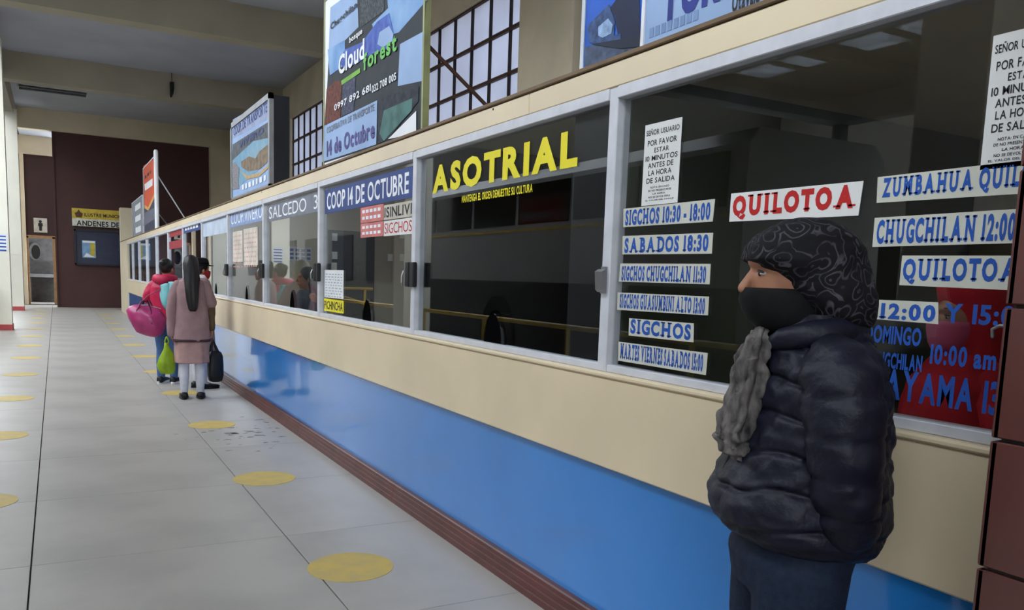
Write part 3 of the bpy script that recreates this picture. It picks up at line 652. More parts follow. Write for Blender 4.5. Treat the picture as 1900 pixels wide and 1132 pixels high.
strip('SIGCHOS CHUGCHILAN 11:30', (1150, 492), (1316, 489), (1316, 525), (1148, 527), 'pale strip with blue capitals reading SIGCHOS CHUGCHILAN 11:30')
strip('SIGCHOS GUASUMBINI ALTO 13:00', (1146, 545), (1315, 546), (1313, 583), (1145, 578), 'pale strip with blue capitals reading SIGCHOS GUASUMBINI ALTO 13:00')
strip('SIGCHOS', (1167, 592), (1287, 596), (1285, 632), (1166, 624), 'short pale strip with the single blue word SIGCHOS')
strip('MARTES VIERNES SABADOS 15:00', (1147, 637), (1311, 650), (1310, 690), (1146, 672), 'pale strip with blue capitals reading MARTES VIERNES SABADOS 15:00')
strip('QUILOTOA', (1355, 360), (1598, 335), (1596, 400), (1352, 412), 'white strip with large red capitals reading QUILOTOA', REDINK, WHITEP, 0.065)
strip('ZUMBAHUA QUILOTOA', (1630, 326), (2010, 288), (2010, 352), (1627, 376), 'pale strip with blue capitals reading ZUMBAHUA QUILOTOA beside the pillar')
strip('CHUGCHILAN 12:00', (1622, 405), (1895, 387), (1893, 453), (1618, 457), 'pale strip with blue capitals reading CHUGCHILAN 12:00 beside the pillar')
strip('QUILOTOA', (1671, 478), (1900, 470), (1898, 536), (1667, 533), 'pale strip with blue capitals reading QUILOTOA under CHUGCHILAN 12:00')
strip('12:00', (1630, 560), (1741, 562), (1738, 601), (1627, 594), 'small pale strip with blue figures 12:00 on the window')
def bare(txt, tl, tr, br, bl, label, ink=BLUEINK, bold=0.035, serif=True, X=GX-0.0008, name='window_lettering', group=None, cat='lettering'):
    yl, yr, z0, z1 = rectX(tl, tr, br, bl, X)
    t = thing(name, (X, (yl+yr)/2, z0), label, cat, group); words(textX(txt, yl, yr, z0, z1, X, bold, serif), ink, t); return t
bare('Y 15:00', (1752, 566), (1915, 565), (1915, 608), (1752, 600), 'blue letters Y 15:00 stuck straight on the glass', serif=False)
bare('DOMINGO', (1606, 604), (1711, 606), (1708, 642), (1606, 636), 'narrow blue word DOMINGO stuck straight on the glass', serif=False)
bare('CHUGCHILAN', (1610, 652), (1712, 658), (1710, 690), (1610, 680), 'narrow blue word CHUGCHILAN stuck straight on the glass', serif=False)
bare('10:00 am', (1726, 640), (1850, 646), (1848, 688), (1726, 676), 'blue letters 10:00 am stuck on the glass above GUAYAMA', serif=False)
bare('GUAYAMA 13:00', (1590, 686), (1930, 706), (1926, 776), (1590, 738), 'large blue letters GUAYAMA 13:00 along the bottom of the glass', serif=False)
def notice(tl, tr, br, bl, label):
    yl, yr, z0, z1 = rectX(tl, tr, br, bl, WXS); w, h = yr-yl, z1-z0
    t = thing('window_notice', (WXS, (yl+yr)/2, z0), label, 'notice', 'printed notices to passengers')
    obj('paper', box(WXS+0.0005, WXS+0.002, min(yl, yr), max(yl, yr), z0, z1), WHITEP, t)
    big = [('SEÑOR USUARIO', .05, .95, .86, .94), ('POR FAVOR', .1, .9, .73, .80), ('ESTAR', .3, .7, .64, .70), ('10 MINUTOS', .06, .94, .545, .61), ('ANTES DE', .14, .84, .455, .52), ('LA HORA', .16, .8, .365, .43), ('DE SALIDA', .12, .9, .27, .335),
           ('NOTA: EN CASO', .24, .76, .205, .228), ('DE NO PRESENTARSE', .18, .82, .165, .188), ('LA HORA', .32, .66, .125, .148), ('NO SE DEVOLVERA', .2, .8, .085, .108), ('EL VALOR DEL PASAJE', .12, .9, .045, .068)]
    for s, a, b, c, d in big: words(textX(s, yl+w*a, yl+w*b, z0+h*c, z0+h*d, WXS-0.0003, 0.015), BLACKINK, t)
notice((1197, 233), (1265, 217), (1257, 375), (1190, 383), 'tall white notice beginning SENOR USUARIO above the strip SIGCHOS 10:30 - 18:00')
notice((1839, 68), (1960, 38), (1948, 318), (1824, 300), 'tall white notice to passengers above ZUMBAHUA beside the pillar')
bare('ASOTRIAL', (803, 300), (1072, 250), (1072, 312), (803, 358), 'large yellow block capitals across the top of the dark window', YELLOWINK, 0.05, False)
bare('MANTENGA EL ORDEN DEMUESTRE SU CULTURA', (857, 361), (988, 343), (988, 357), (857, 376), 'small line of yellow capitals under the big yellow lettering', YELLOWINK, 0.02, False)
def banner(txt, tl, tr, br, bl, label, bg, ink, bold=0.02, tpad=(0.03, 0.15), X=WXS, lab_rows=(0.2, 0.62)):
    yl, yr, z0, z1 = rectX(tl, tr, br, bl, X); w, h = yr-yl, z1-z0
    t = thing('window_banner', (X, (yl+yr)/2, z0), label, 'banner')
    obj('backing', box(X+0.0005, X+0.0025, min(yl, yr), max(yl, yr), z0, z1), bg, t)
    if not txt:
        for c in lab_rows:
            for i in range(5): obj('print_mark', box(X-0.0006, X-0.0002, yl+w*(0.08+0.172*i+0.12), yl+w*(0.08+0.172*i), z0+h*c, z0+h*(c+0.2)), ink, t)
    if txt: words(textX(txt, yl+w*tpad[0], yr-w*tpad[0], z0+h*tpad[1], z1-h*tpad[1], X-0.0004, bold), ink, t)
    return t
NAVYBG = mat('banner_navy', (44, 68, 128), 0.5, 0.3, 4, 0.06)
banner('COOP 14 DE OCTUBRE', (603, 350), (765, 312), (765, 369), (603, 395), 'navy window banner with white capitals ending in OCTUBRE', NAVYBG, WHITE)
tb = banner('', (669, 386), (711, 378), (711, 408), (669, 415), 'upper red and white route card beside ISINLIVI', mat('card_red', (206, 120, 116), 0.6, 0.3), WHITE)
tb2 = banner('', (669, 416), (711, 410), (711, 437), (669, 442), 'lower red and white route card beside SIGCHOS', MATS['card_red'], WHITE)
banner('ISINLIVI', (712, 381), (766, 372), (766, 402), (712, 408), 'route card with dark grey capitals ISINLIVI', mat('card_beige', (196, 188, 174), 0.6, 0.3), BLACKINK)
banner('SIGCHOS', (712, 410), (766, 404), (766, 434), (712, 438), 'route card with thin red capitals SIGCHOS', WHITEP, REDINK, 0.0)
yl, yr, z0, z1 = rectX((602, 502), (637, 500), (637, 553), (602, 553), WXS)
t = thing('window_notice', (WXS, (yl+yr)/2, z0), 'white printed sheet stuck on the glass above the small yellow card', 'notice'); obj('paper', box(WXS+.0005, WXS+.002, yr, yl, z0, z1), WHITEP, t)
for i in range(9): obj('print_line', rowtext(3, yl-0.03, yr+0.03, z1-0.03-0.022*i-0.008, z1-0.03-0.022*i, WXS-0.0003, i), mat('print_lightblue', (150, 166, 190), 0.6, 0.3), t)
banner('PICHINCHA', (601, 556), (637, 556), (637, 580), (601, 578), 'small yellow card with dark capitals low on the glass', YELLOWINK, BLACKINK)
banner('SALCEDO  3', (497, 382), (593, 352), (593, 392), (497, 412), 'grey window banner with white capitals SALCEDO', mat('banner_grey', (118, 122, 134), 0.5, 0.3), WHITE, 0.0)
banner('COOP.VIVERO', (427, 390), (489, 374), (489, 412), (427, 420), 'white and blue window banner over the papered window', mat('banner_paleblue', (134, 156, 196), 0.5, 0.3), WHITE, 0.0)
for (x0, x1, ya, yb_, lab) in ((432, 450, 430, 486, 'cream notice sheet on the papered window, the one nearest the white banner'), (452, 478, 424, 492, 'larger cream notice sheet on the papered window')):
    yl, yr, z0, z1 = rectX((x0, ya), (x1, ya-2), (x1, yb_), (x0, yb_), WXS)
    t = thing('window_notice', (WXS, (yl+yr)/2, z0), lab, 'notice'); obj('paper', box(WXS+.0005, WXS+.002, yr, yl, z0, z1), mat('notice_cream', (206, 198, 186), 0.7, 0.2), t)
    for i in range(8): obj('print_line', rowtext(3, yl-0.05, yr+0.05, z1-0.05-0.052*i-0.018, z1-0.05-0.052*i, WXS-0.0003, i+3), mat('print_salmon', (206, 158, 144), 0.6, 0.3), t)
banner('', (374, 402), (424, 388), (424, 432), (374, 440), 'plain pale window banner on the window next to the papered one', mat('banner_white', (188, 200, 216), 0.5, 0.3, 3, 0.12), WHITE, lab_rows=())
banner('', (341, 408), (371, 400), (371, 428), (341, 432), 'dark blue window banner with pale capitals behind the queue', NAVYBG, WHITE)
banner('', (314, 418), (338, 412), (338, 436), (314, 440), 'upper red banner on a window behind the queue', mat('banner_red', (150, 44, 52), 0.5, 0.3), WHITE, lab_rows=())
banner('', (314, 448), (338, 445), (338, 460), (314, 462), 'lower red banner on a window behind the queue', MATS['banner_red'], WHITE, lab_rows=())
# ---- inside the booths
tag(obj('black_board', box(1.945, 1.96, 2.72, onX(1062, 400, 1.95).y, 1.14, 2.15), BLACKPAN), 'tall black board standing behind the glass beside the yellow lettering', 'board')
def wallposter(name, label, px0, py0, px1, py1, Y, paper, lines, ink, cat='poster'):
    a = onY(px0, py0, Y); b = onY(px1, py1, Y)
    t = thing(name, ((a.x+b.x)/2, Y, b.z), label, cat); obj('sheet', box(a.x, b.x, Y-0.004, Y, b.z, a.z), paper, t)
    w, h = b.x-a.x, a.z-b.z
    for r in range(lines[1]):
        for c in range(lines[0]):
            obj('print_block', box(a.x+w*(c+0.15)/lines[0], a.x+w*(c+0.8)/lines[0], Y-0.005, Y-0.004, b.z+h*(r+0.2)/(lines[1]+0.4), b.z+h*(r+0.85)/(lines[1]+0.4)), ink, t)
    return t
wallposter('calendar', 'white and blue calendar pinned inside the booth marked SALCEDO', 536, 457, 578, 484, 8.83, WHITEP, (4, 3), BLUEINK, 'calendar')
a = onY(637, 428, 6.74); b = onY(692, 610, 6.74)
tag(obj('doorway_panel', box(a.x, b.x, 6.725, 6.742, 0.2, a.z), mat('dark_inside', (34, 34, 36), 0.6, 0.3)), 'dark inner door inside the booth under the navy banner', 'door')
a = onY(602, 426, 6.74); b = onY(636, 610, 6.74)
tag(obj('notice_board', box(1.975, b.x-0.005, 6.722, 6.742, 1.25, a.z), mat('slate_board', (72, 76, 88), 0.6, 0.3)), 'slate grey notice board inside the booth under the navy banner', 'board')
for i, (x, y) in enumerate(((621, 440), (621, 474), (620, 494), (746, 436), (724, 478), (746, 478))):
    p = onY(x, y, 6.715)
    tag(obj('pinned_note', box(p.x-0.022, p.x+0.022, 6.712, 6.718, p.z-0.03, p.z+0.03), WHITEP), 'small white note pinned inside the booth under the navy banner', 'note', 'notes pinned in the booth')
t = thing('booth_rail', (2.2, 6.68, 1.1), 'yellow tube rail inside the booth under the navy banner', 'railing')
a = onY(640, 535, 6.66); b = onY(690, 536, 6.66); c = onY(640, 556, 6.66)
obj('rail', tube([(a.x, 6.66, a.z), (b.x, 6.66, a.z)], 0.012, 8), YELRAIL, t)
obj('rail', tube([(a.x, 6.66, c.z+0.02), (b.x, 6.66, c.z-0.05)], 0.012, 8), YELRAIL, t)
obj('upright', tube([(b.x-0.06, 6.66, a.z), (b.x-0.06, 6.66, 0.95)], 0.012, 8), YELRAIL, t)

# ================================================================== PEOPLE
SKIN = mat('skin', (168, 118, 92), 0.55, 0.4, 12, 0.08)
HAIR = mat('black_hair', (26, 22, 24), 0.45, 0.4, 40, 0.2, 0.3, 120, stretch=(1, 1, 0.15))
def nz(p, s, amp): return noise.noise(Vector(p)*s)*amp
def wrinkle(VF, amp=0.006, s=14.0, stretch=(1, 1, 1)):
    V, Fc = VF; out = []
    c = sum((Vector(v) for v in V), Vector())/len(V)
    for v in V:
        v = Vector(v); d = Vector((v.x-c.x, v.y-c.y, 0)); d = d.normalized() if d.length > 1e-6 else Vector((0, 0, 1))
        q = Vector((v.x*stretch[0], v.y*stretch[1], v.z*stretch[2]))
        out.append(v+d*(noise.noise(q*s)*amp+noise.noise(q*s*2.3+Vector((5, 2, 1)))*amp*0.5))
    return out, Fc
def hand(wrist, d, side, palm, curl=0.5, k=1.0):
    """palm and five fingers; d: along the hand, palm: palm normal, side: towards the thumb"""
    w = Vector(wrist); d = Vector(d).normalized(); s = Vector(side); s = (s-d*s.dot(d)).normalized(); pn = d.cross(s)
    if pn.dot(Vector(palm)) < 0: pn = -pn
    parts = [loft([(w, s*0.024*k, pn*0.018*k), (w+d*0.03*k, s*0.034*k, pn*0.016*k), (w+d*0.07*k, s*0.038*k, pn*0.014*k), (w+d*0.088*k, s*0.036*k, pn*0.011*k)], 12)]
    for off, ln in ((0.027, 0.068), (0.009, 0.076), (-0.009, 0.07), (-0.026, 0.054)):
        b = w+d*0.08*k+s*off*k; d1 = (d+pn*curl*0.5).normalized(); d2 = (d+pn*curl*1.6).normalized()
        parts.append(tube([b, b+d1*ln*0.45*k, b+d1*ln*0.45*k+d2*ln*0.55*k], [0.0088*k, 0.0082*k, 0.007*k], 8))
    b = w+d*0.025*k+s*0.026*k; d1 = (d*0.7+s*0.7+pn*curl*0.5).normalized(); d2 = (d+s*0.15+pn*curl*0.9).normalized()
    parts.append(tube([b, b+d1*0.036*k, b+d1*0.036*k+d2*0.03*k], [0.012*k, 0.0098*k, 0.008*k], 8))
    return join(*parts)
def head_parts(c, k=1.0, ear=True):
    c = Vector(c); P = [ellipsoid(c+Vector((0, -0.008, 0.012))*k, (0.074*k, 0.094*k, 0.108*k), 20, 14)]
    P.append(loft([(c+Vector((0, 0.03, 0.0))*k, Vector((0.058*k, 0, 0)), Vector((0, 0.062*k, 0))), (c+Vector((0, 0.032, -0.06))*k, Vector((0.054*k, 0, 0)), Vector((0, 0.056*k, 0))), (c+Vector((0, 0.036, -0.105))*k, Vector((0.036*k, 0, 0)), Vector((0, 0.04*k, 0))), (c+Vector((0, 0.04, -0.118))*k, Vector((0.02*k, 0, 0)), Vector((0, 0.024*k, 0)))], 16))
    P.append(tube([c+Vector((0, 0.086, 0.012))*k, c+Vector((0, 0.100, -0.012))*k, c+Vector((0, 0.110, -0.032))*k], [0.008*k, 0.010*k, 0.013*k], 10))
    P.append(tube([c+Vector((-0.045, 0.076, 0.03))*k, c+Vector((0, 0.092, 0.028))*k, c+Vector((0.045, 0.076, 0.03))*k], 0.011*k, 8))
    P.append(tube([c+Vector((-0.02, 0.088, -0.062))*k, c+Vector((0, 0.096, -0.06))*k, c+Vector((0.02, 0.088, -0.062))*k], 0.0085*k, 8))
    if ear:
        for s in (-1, 1): P.append(ellipsoid(c+Vector((s*0.076, -0.012, -0.01))*k, (0.011*k, 0.02*k, 0.03*k), 10, 8))
    return P
def eyes(t, c, k=1.0, face=None):
    for s in (-1, 1):
        p = Vector(c)+Vector((s*0.030, 0.0735, 0.002))*k
        e = obj('eye', ellipsoid(p, (0.0125*k, 0.0115*k, 0.0062*k), 12, 8), mat('eye_white', (176, 166, 158), 0.3, 0.5), t, True, True)
        obj('iris', ellipsoid(p+Vector((s*0.001, 0.0075*k, 0)), (0.0062*k, 0.0050*k, 0.0058*k), 10, 6), mat('iris_brown', (40, 24, 18), 0.2, 0.5), e, True, True)
        obj('eyelid', tube([p+Vector((-0.014, 0.004, 0.0035))*k, p+Vector((0, 0.0115, 0.0062))*k, p+Vector((0.014, 0.004, 0.0035))*k], [0.002*k, 0.0034*k, 0.002*k], 8), HAIR, e, True, True)
        obj('eyebrow', tube([p+Vector((-s*0.016, 0.012, 0.023))*k, p+Vector((0, 0.0155, 0.029))*k, p+Vector((s*0.018, 0.006, 0.026))*k], [0.0032*k, 0.0042*k, 0.0025*k], 6, 0.6), HAIR, t, True, True)
def remeshed(o, voxel=0.006, it=3):
    m = o.modifiers.new('one_surface', 'REMESH'); m.mode = 'VOXEL'; m.voxel_size = voxel; m.use_smooth_shade = True
    s = o.modifiers.new('soften', 'SMOOTH'); s.factor = 0.5; s.iterations = it
def body(t, H, arms, feet=0.11, headc=None, voxel=0.006, lean=0.0, sw=0.165):
    """one continuous figure; arms: {side: (elbow, wrist, hand dir, thumb side, palm, curl)}"""
    k = H/1.66; hc = Vector(headc) if headc else Vector((0, 0.02+lean, 1.535*k))
    P = head_parts(hc, k)
    P.append(tube([(0, -0.015+lean*0.7, 1.36*k), hc+Vector((0, -0.015, -0.07))*k], [0.056*k, 0.05*k], 14))
    X = Vector((1, 0, 0)); Y = Vector((0, 1, 0))
    P.append(loft([(Vector((0, lean*f, z*k)), X*a*k, Y*b*k) for z, a, b, f in ((z_, a_*(sw/0.165 if z_ > 1.1 else 1), b_, f_) for z_, a_, b_, f_ in ((0.80, 0.10, 0.08, 0), (0.86, 0.155, 0.11, 0), (0.95, 0.16, 0.112, 0), (1.06, 0.128, 0.095, .2), (1.18, 0.14, 0.1, .4), (1.28, 0.155, 0.1, .55), (1.35, 0.14, 0.075, .65), (1.39, 0.09, 0.06, .7)))], 20))
    for s in (-1, 1):
        sh = Vector((s*sw*k, lean*0.6, 1.33*k-(0.165-sw)*0.6)); el, wr, d, side, palm, curl = arms[s]
        P.append(tube([sh, (sh+Vector(el))/2, el, (Vector(el)*0.7+Vector(wr)*0.3), wr], [0.052*k, 0.046*k, 0.038*k, 0.04*k, 0.026*k], 12))
        P.append(hand(wr, d, side, palm, curl, k))
        x = s*feet*0.85
        P.append(tube([(s*0.085*k, 0, 0.86*k), (x, 0.012, 0.66*k), (x, 0.014, 0.46*k), (x, -0.012, 0.30*k), (x, -0.012, 0.09*k)], [0.082*k, 0.07*k, 0.052*k, 0.052*k, 0.033*k], 14))
        P.append(tube([(x, -0.03, 0.045*k), (x+s*0.006, 0.05, 0.04*k), (x+s*0.012, 0.14, 0.025*k)], [0.036*k, 0.036*k, 0.024*k], 12))
    o = obj('body', join(*P), SKIN, t, True, True); remeshed(o, voxel); return hc, k
def shoe(t, x, s, k, m, sole, low=False):
    h = 0.075 if not low else 0.052
    o = obj('shoe', loft([(Vector((x, -0.075, 0.045)), Vector((0.028, 0, 0)), Vector((0, 0, h*0.45))), (Vector((x, -0.05, 0.05)), Vector((0.041, 0, 0)), Vector((0, 0, h*0.66))), (Vector((x+s*0.003, 0.02, 0.045)), Vector((0.043, 0, 0)), Vector((0, 0, h*0.55))), (Vector((x+s*0.01, 0.1, 0.04)), Vector((0.047, 0, 0)), Vector((0, 0, h*0.42))), (Vector((x+s*0.012, 0.16, 0.035)), Vector((0.04, 0, 0)), Vector((0, 0, h*0.32))), (Vector((x+s*0.012, 0.185, 0.03)), Vector((0.02, 0, 0)), Vector((0, 0, h*0.2)))], 16, 2.4), m, t, True, True)
    obj('sole', prism([(x+s*0.006+0.05*math.cos(a)*(1 if math.sin(a) > -.2 else .85), 0.052+0.14*math.sin(a)) for a in [2*math.pi*i/20 for i in range(20)]], 'z', 0.001, 0.028), sole, o, False, True)
def facing(dx, dy): return math.atan2(-dx, dy)
def garment(name, rows, m, t, n=40, p=2.2, amp=0.008, s=9.0, stretch=(1, 1, 0.5), steps=40, off=(0, 0)):
    """rows: (z, half width, half depth, y centre)"""
    rows = sorted(rows); R = []
    for i in range(steps+1):
        z = rows[0][0]+(rows[-1][0]-rows[0][0])*i/steps; a, b, yc = smooth_interp(rows, z)
        R.append((Vector((off[0], yc+off[1], z)), Vector((a, 0, 0)), Vector((0, b, 0))))
    return obj(name, wrinkle(loft(R, n, p), amp, s, stretch), m, t, True, True)
def sleeve(t, pts, rad, m, amp=0.007, name='sleeve', steps=18, s=16):
    P = [Vector(p) for p in pts]; Q, R = [], []
    for i in range(len(P)-1):
        for j in range(steps//(len(P)-1)):
            f = j/(steps//(len(P)-1)); Q.append(P[i].lerp(P[i+1], f)); R.append(rad[i]+(rad[i+1]-rad[i])*f)
    Q.append(P[-1]); R.append(rad[-1])
    V, Fc = tube(Q, R, 20); return obj(name, wrinkle((V, Fc), amp, s), m, t, True, True)
def mask(t, c, k, m, name='face_mask'):
    c = Vector(c); R = []
    for z, a, b, yo in ((-0.125, 0.03, 0.03, 0.045), (-0.11, 0.05, 0.055, 0.042), (-0.085, 0.062, 0.072, 0.038), (-0.055, 0.068, 0.082, 0.034), (-0.03, 0.07, 0.086, 0.034), (-0.012, 0.069, 0.082, 0.034)):
        R.append((c+Vector((0, yo, z))*k, Vector((a*k, 0, 0)), Vector((0, b*k, 0))))
    return obj(name, loft(R, 28, 2.2), m, t, True, True)

# ---- woman in the navy quilted jacket, leaning near the counter
fh = Vector((ROT[0][2], ROT[1][2], 0))*-1; fh.normalize(); rh = Vector((fh.y, -fh.x, 0))
_r = ray(1500, 560); P0 = EYE+_r*(1.95/_r.dot(fh)); P0.z = 0
def wp(px, py):
    d = ray(px, py); q = EYE+d*((P0.dot(fh))/d.dot(fh)); return -(q-P0).dot(rh), q.z      # local y (forward), z
wom = thing('person', P0, 'person in a dark quilted jacket, patterned headscarf and black mask standing by the windows', 'person', rz=facing(-rh.x, -rh.y))
NAVYJ = mat('navy_quilted_nylon', (19, 21, 37), 0.5, 0.3, 20, 0.15, 0.3, 50)
hy, hz = wp(1468, 512); hc = Vector((0, hy, hz))
def L(px, py, x):
    d = ray(px, py); q = EYE+d*((P0.dot(fh)+x)/d.dot(fh)); return Vector((x, -(q-P0).dot(rh), q.z))
arm = {-1: (L(1576, 850, -0.23), L(1572, 935, -0.15), Vector((0.25, 0.9, 0.1)), (0, 0.2, 1), (1, 0, 0), 0.1),
       1: (L(1576, 850, 0.23), L(1572, 935, 0.15), Vector((-0.25, 0.9, 0.1)), (0, 0.2, 1), (-1, 0, 0), 0.1)}
# body
P = head_parts(hc, 1.02, False)
P.append(tube([L(1500, 640, 0), L(1482, 560, 0)], [0.062, 0.056], 14))
X = Vector((1, 0, 0)); Y = Vector((0, 1, 0))
P.append(loft([(L(1500, py, 0), X*a, Y*b) for py, a, b in ((1050, 0.1, 0.08), (1000, 0.165, 0.12), (930, 0.165, 0.118), (840, 0.135, 0.1), (750, 0.15, 0.105), (690, 0.16, 0.1), (650, 0.12, 0.075), (630, 0.08, 0.06))], 20))
for s in (-1, 1):
    el, wr, d, side, palm, curl = arm[s]; sh = L(1545, 690, s*0.165)
    P.append(tube([sh, (sh+el)/2, el, el*0.6+wr*0.4, wr], [0.054, 0.048, 0.04, 0.042, 0.027], 12)); P.append(hand(wr, d, side, palm, curl))
    P.append(tube([(s*0.09, -0.01, 0.84), (s*0.1, 0.005, 0.62), (s*0.1, 0.01, 0.45), (s*0.1, -0.015, 0.29), (s*0.1, -0.02, 0.09)], [0.088, 0.074, 0.054, 0.054, 0.034], 14))
    P.append(tube([(s*0.1, -0.04, 0.045), (s*0.106, 0.04, 0.04), (s*0.112, 0.13, 0.025)], [0.036, 0.036, 0.024], 12))
o = obj('body', join(*P), SKIN, wom, True, True); remeshed(o, 0.005)
eyes(wom, hc, 1.02)
# jacket
rows = []
for py, lf, rt, hw in ((580, 1440, 1585, 0.086), (600, 1428, 1598, 0.10), (625, 1424, 1610, 0.118), (650, 1418, 1618, 0.15), (680, 1410, 1624, 0.19), (715, 1402, 1628, 0.21), (760, 1392, 1630, 0.215), (800, 1376, 1630, 0.21), (850, 1354, 1630, 0.21), (885, 1334, 1630, 0.215), (915, 1322, 1630, 0.222), (940, 1322, 1628, 0.225), (962, 1336, 1622, 0.22), (982, 1366, 1610, 0.205), (998, 1405, 1590, 0.18), (1004, 1430, 1570, 0.15)):
    yf, z = wp(lf, py); yb, _ = wp(rt, py); rows.append((z, hw, (yf-yb)/2, (yf+yb)/2))
rows.sort(); n = 110; R = []; steps = 150
V, Fc = [], []
for i in range(steps+1):
    z = rows[0][0]+(rows[-1][0]-rows[0][0])*i/steps; a, b, yc = smooth_interp(rows, z)
    for j in range(n):
        t_ = 2*math.pi*j/n; cs, sn = math.cos(t_), math.sin(t_)
        ca = math.copysign(abs(cs)**(2/2.3), cs); sa = math.copysign(abs(sn)**(2/2.3), sn)
        zq = z+0.022*math.sin(3*t_+z*9)*0.6+0.012*noise.noise(Vector((cs*2, sn*2, z*6)))
        ph = (zq/0.083) % 1.0; g_ = min(ph, 1-ph)*0.083
        q = -0.008*math.exp(-(g_/0.006)**2)+0.004*math.sin(math.pi*ph)
        q += noise.noise(Vector((cs*5+z*9, sn*5, z*30-cs*3)))*0.008+noise.noise(Vector((cs*12, sn*12, z*44+sn*6)))*0.004
        if z > rows[-1][0]-0.07: q *= 0.5
        V.append(Vector((a*ca+cs*q, yc+b*sa+sn*q, z)))
for i in range(steps):
    for j in range(n): k_ = (j+1) % n; Fc.append((i*n+j, i*n+k_, (i+1)*n+k_, (i+1)*n+j))
V.append(Vector((0, rows[0][3], rows[0][0]))); Fc += [(len(V)-1, (j+1) % n, j) for j in range(n)]
jk = obj('jacket', (V, Fc), NAVYJ, wom, True, True)
def quilt_sleeve(pts, rad, flat=1.0):
    P = [Vector(p) for p in pts]; N_ = 70; C, RR = [], []
    for i in range(N_+1):
        u = i/N_*(len(P)-1); k_ = min(int(u), len(P)-2); f = u-k_
        p0 = P[max(k_-1, 0)]; p1 = P[k_]; p2 = P[k_+1]; p3 = P[min(k_+2, len(P)-1)]
        C.append(0.5*((2*p1)+(p2-p0)*f+(2*p0-5*p1+4*p2-p3)*f*f+(3*p1-p0-3*p2+p3)*f**3)); RR.append(rad[k_]+(rad[k_+1]-rad[k_])*f)
    V, Fc = tube(C, RR, 40, flat); c0 = [Vector(p) for p in C]; out = []; s = 0
    for v in V:
        v = Vector(v); kx = min(range(len(c0)), key=lambda i: (c0[i]-v).length_squared); d = v-c0[kx]
        ph = (v.z/0.088+0.15*noise.noise(v*7)) % 1; g_ = min(ph, 1-ph)*0.088
        q = -0.006*math.exp(-(g_/0.006)**2)+0.003*math.sin(math.pi*ph)+noise.noise(Vector((v.x*14, v.y*14, v.z*34)))*0.006+noise.noise(Vector((v.x*40, v.y*40, v.z*24)))*0.0025
        out.append(v+(d.normalized()*q if d.length > 1e-5 else Vector()))
    return out, Fc
for s in (-1, 1):
    obj('sleeve', quilt_sleeve([L(1548, 668, s*0.135), L(1556, 700, s*0.19), L(1566, 770, s*0.222), L(1568, 860, s*0.232), L(1570, 930, s*0.218), L(1572, 982, s*0.18), L(1570, 998, s*0.14)], [0.06, 0.082, 0.084, 0.076, 0.07, 0.062, 0.045]), NAVYJ, wom, True, True)
# stand-up collar and hood roll
C = []
for j in range(13):
    a = math.radians(-200+j*220/12)
C = [L(1432, 640, -0.035), L(1452, 630, -0.08), L(1500, 622, -0.105), L(1550, 618, -0.10), L(1588, 618, -0.04), L(1588, 618, 0.04), L(1550, 618, 0.10), L(1500, 622, 0.105), L(1452, 630, 0.08), L(1432, 640, 0.035)]
obj('hood_roll', wrinkle(tube(C, [0.018, 0.026, 0.032, 0.034, 0.034, 0.034, 0.034, 0.032, 0.026, 0.018], 18), 0.010, 16), NAVYJ, wom, True, True)
zp = [L(1425, 600, 0), L(1424, 660, 0), L(1408, 720, 0), L(1384, 800, 0), L(1352, 870, 0)]
obj('zip', tube([p+Vector((0, 0.010, 0)) for p in zp], 0.006, 8), BLACK, jk, True, True)
# headscarf
rows = []
for py, lf, rt, hw in ((404, 1484, 1522, 0.02), (410, 1450, 1545, 0.062), (422, 1424, 1566, 0.088), (440, 1400, 1586, 0.104), (462, 1384, 1600, 0.112), (480, 1379, 1608, 0.115), (492, 1394, 1611, 0.116), (506, 1418, 1613, 0.117), (525, 1440, 1617, 0.117), (545, 1452, 1620, 0.114), (562, 1466, 1620, 0.108), (580, 1484, 1618, 0.10), (596, 1508, 1612, 0.088), (610, 1540, 1604, 0.06), (616, 1560, 1596, 0.03)):
    yf, z = wp(lf, py); yb, _ = wp(rt, py); rows.append((z, hw, (yf-yb)/2, (yf+yb)/2))
rows.sort(); R = []
for i in range(71):
    z = rows[0][0]+(rows[-1][0]-rows[0][0])*i/70; a, b, yc = smooth_interp(rows, z); R.append((Vector((0, yc, z)), Vector((a, 0, 0)), Vector((0, b, 0))))
PAIS = paisley('paisley_cloth', (24, 23, 27), (82, 78, 86))
obj('headscarf', wrinkle(loft(R, 72, 2.1), 0.011, 11, (1, 1, 1)), PAIS, wom, True, True)
# mask over nose and mouth
R = []
for py, lf, rt, hw in ((533, 1379, 1488, 0.074), (540, 1376, 1504, 0.08), (556, 1374, 1514, 0.084), (575, 1378, 1520, 0.084), (592, 1388, 1520, 0.08), (606, 1402, 1516, 0.07), (616, 1420, 1500, 0.05)):
    yf, z = wp(lf, py); yb, _ = wp(rt, py); R.append((Vector((0, (yf+yb)/2, z)), Vector((hw, 0, 0)), Vector((0, (yf-yb)/2, 0))))
obj('face_mask', wrinkle(loft(R, 40, 2.1), 0.003, 20), mat('black_cloth', (20, 20, 22), 0.8, 0.2, 30, 0.2), wom, True, True)
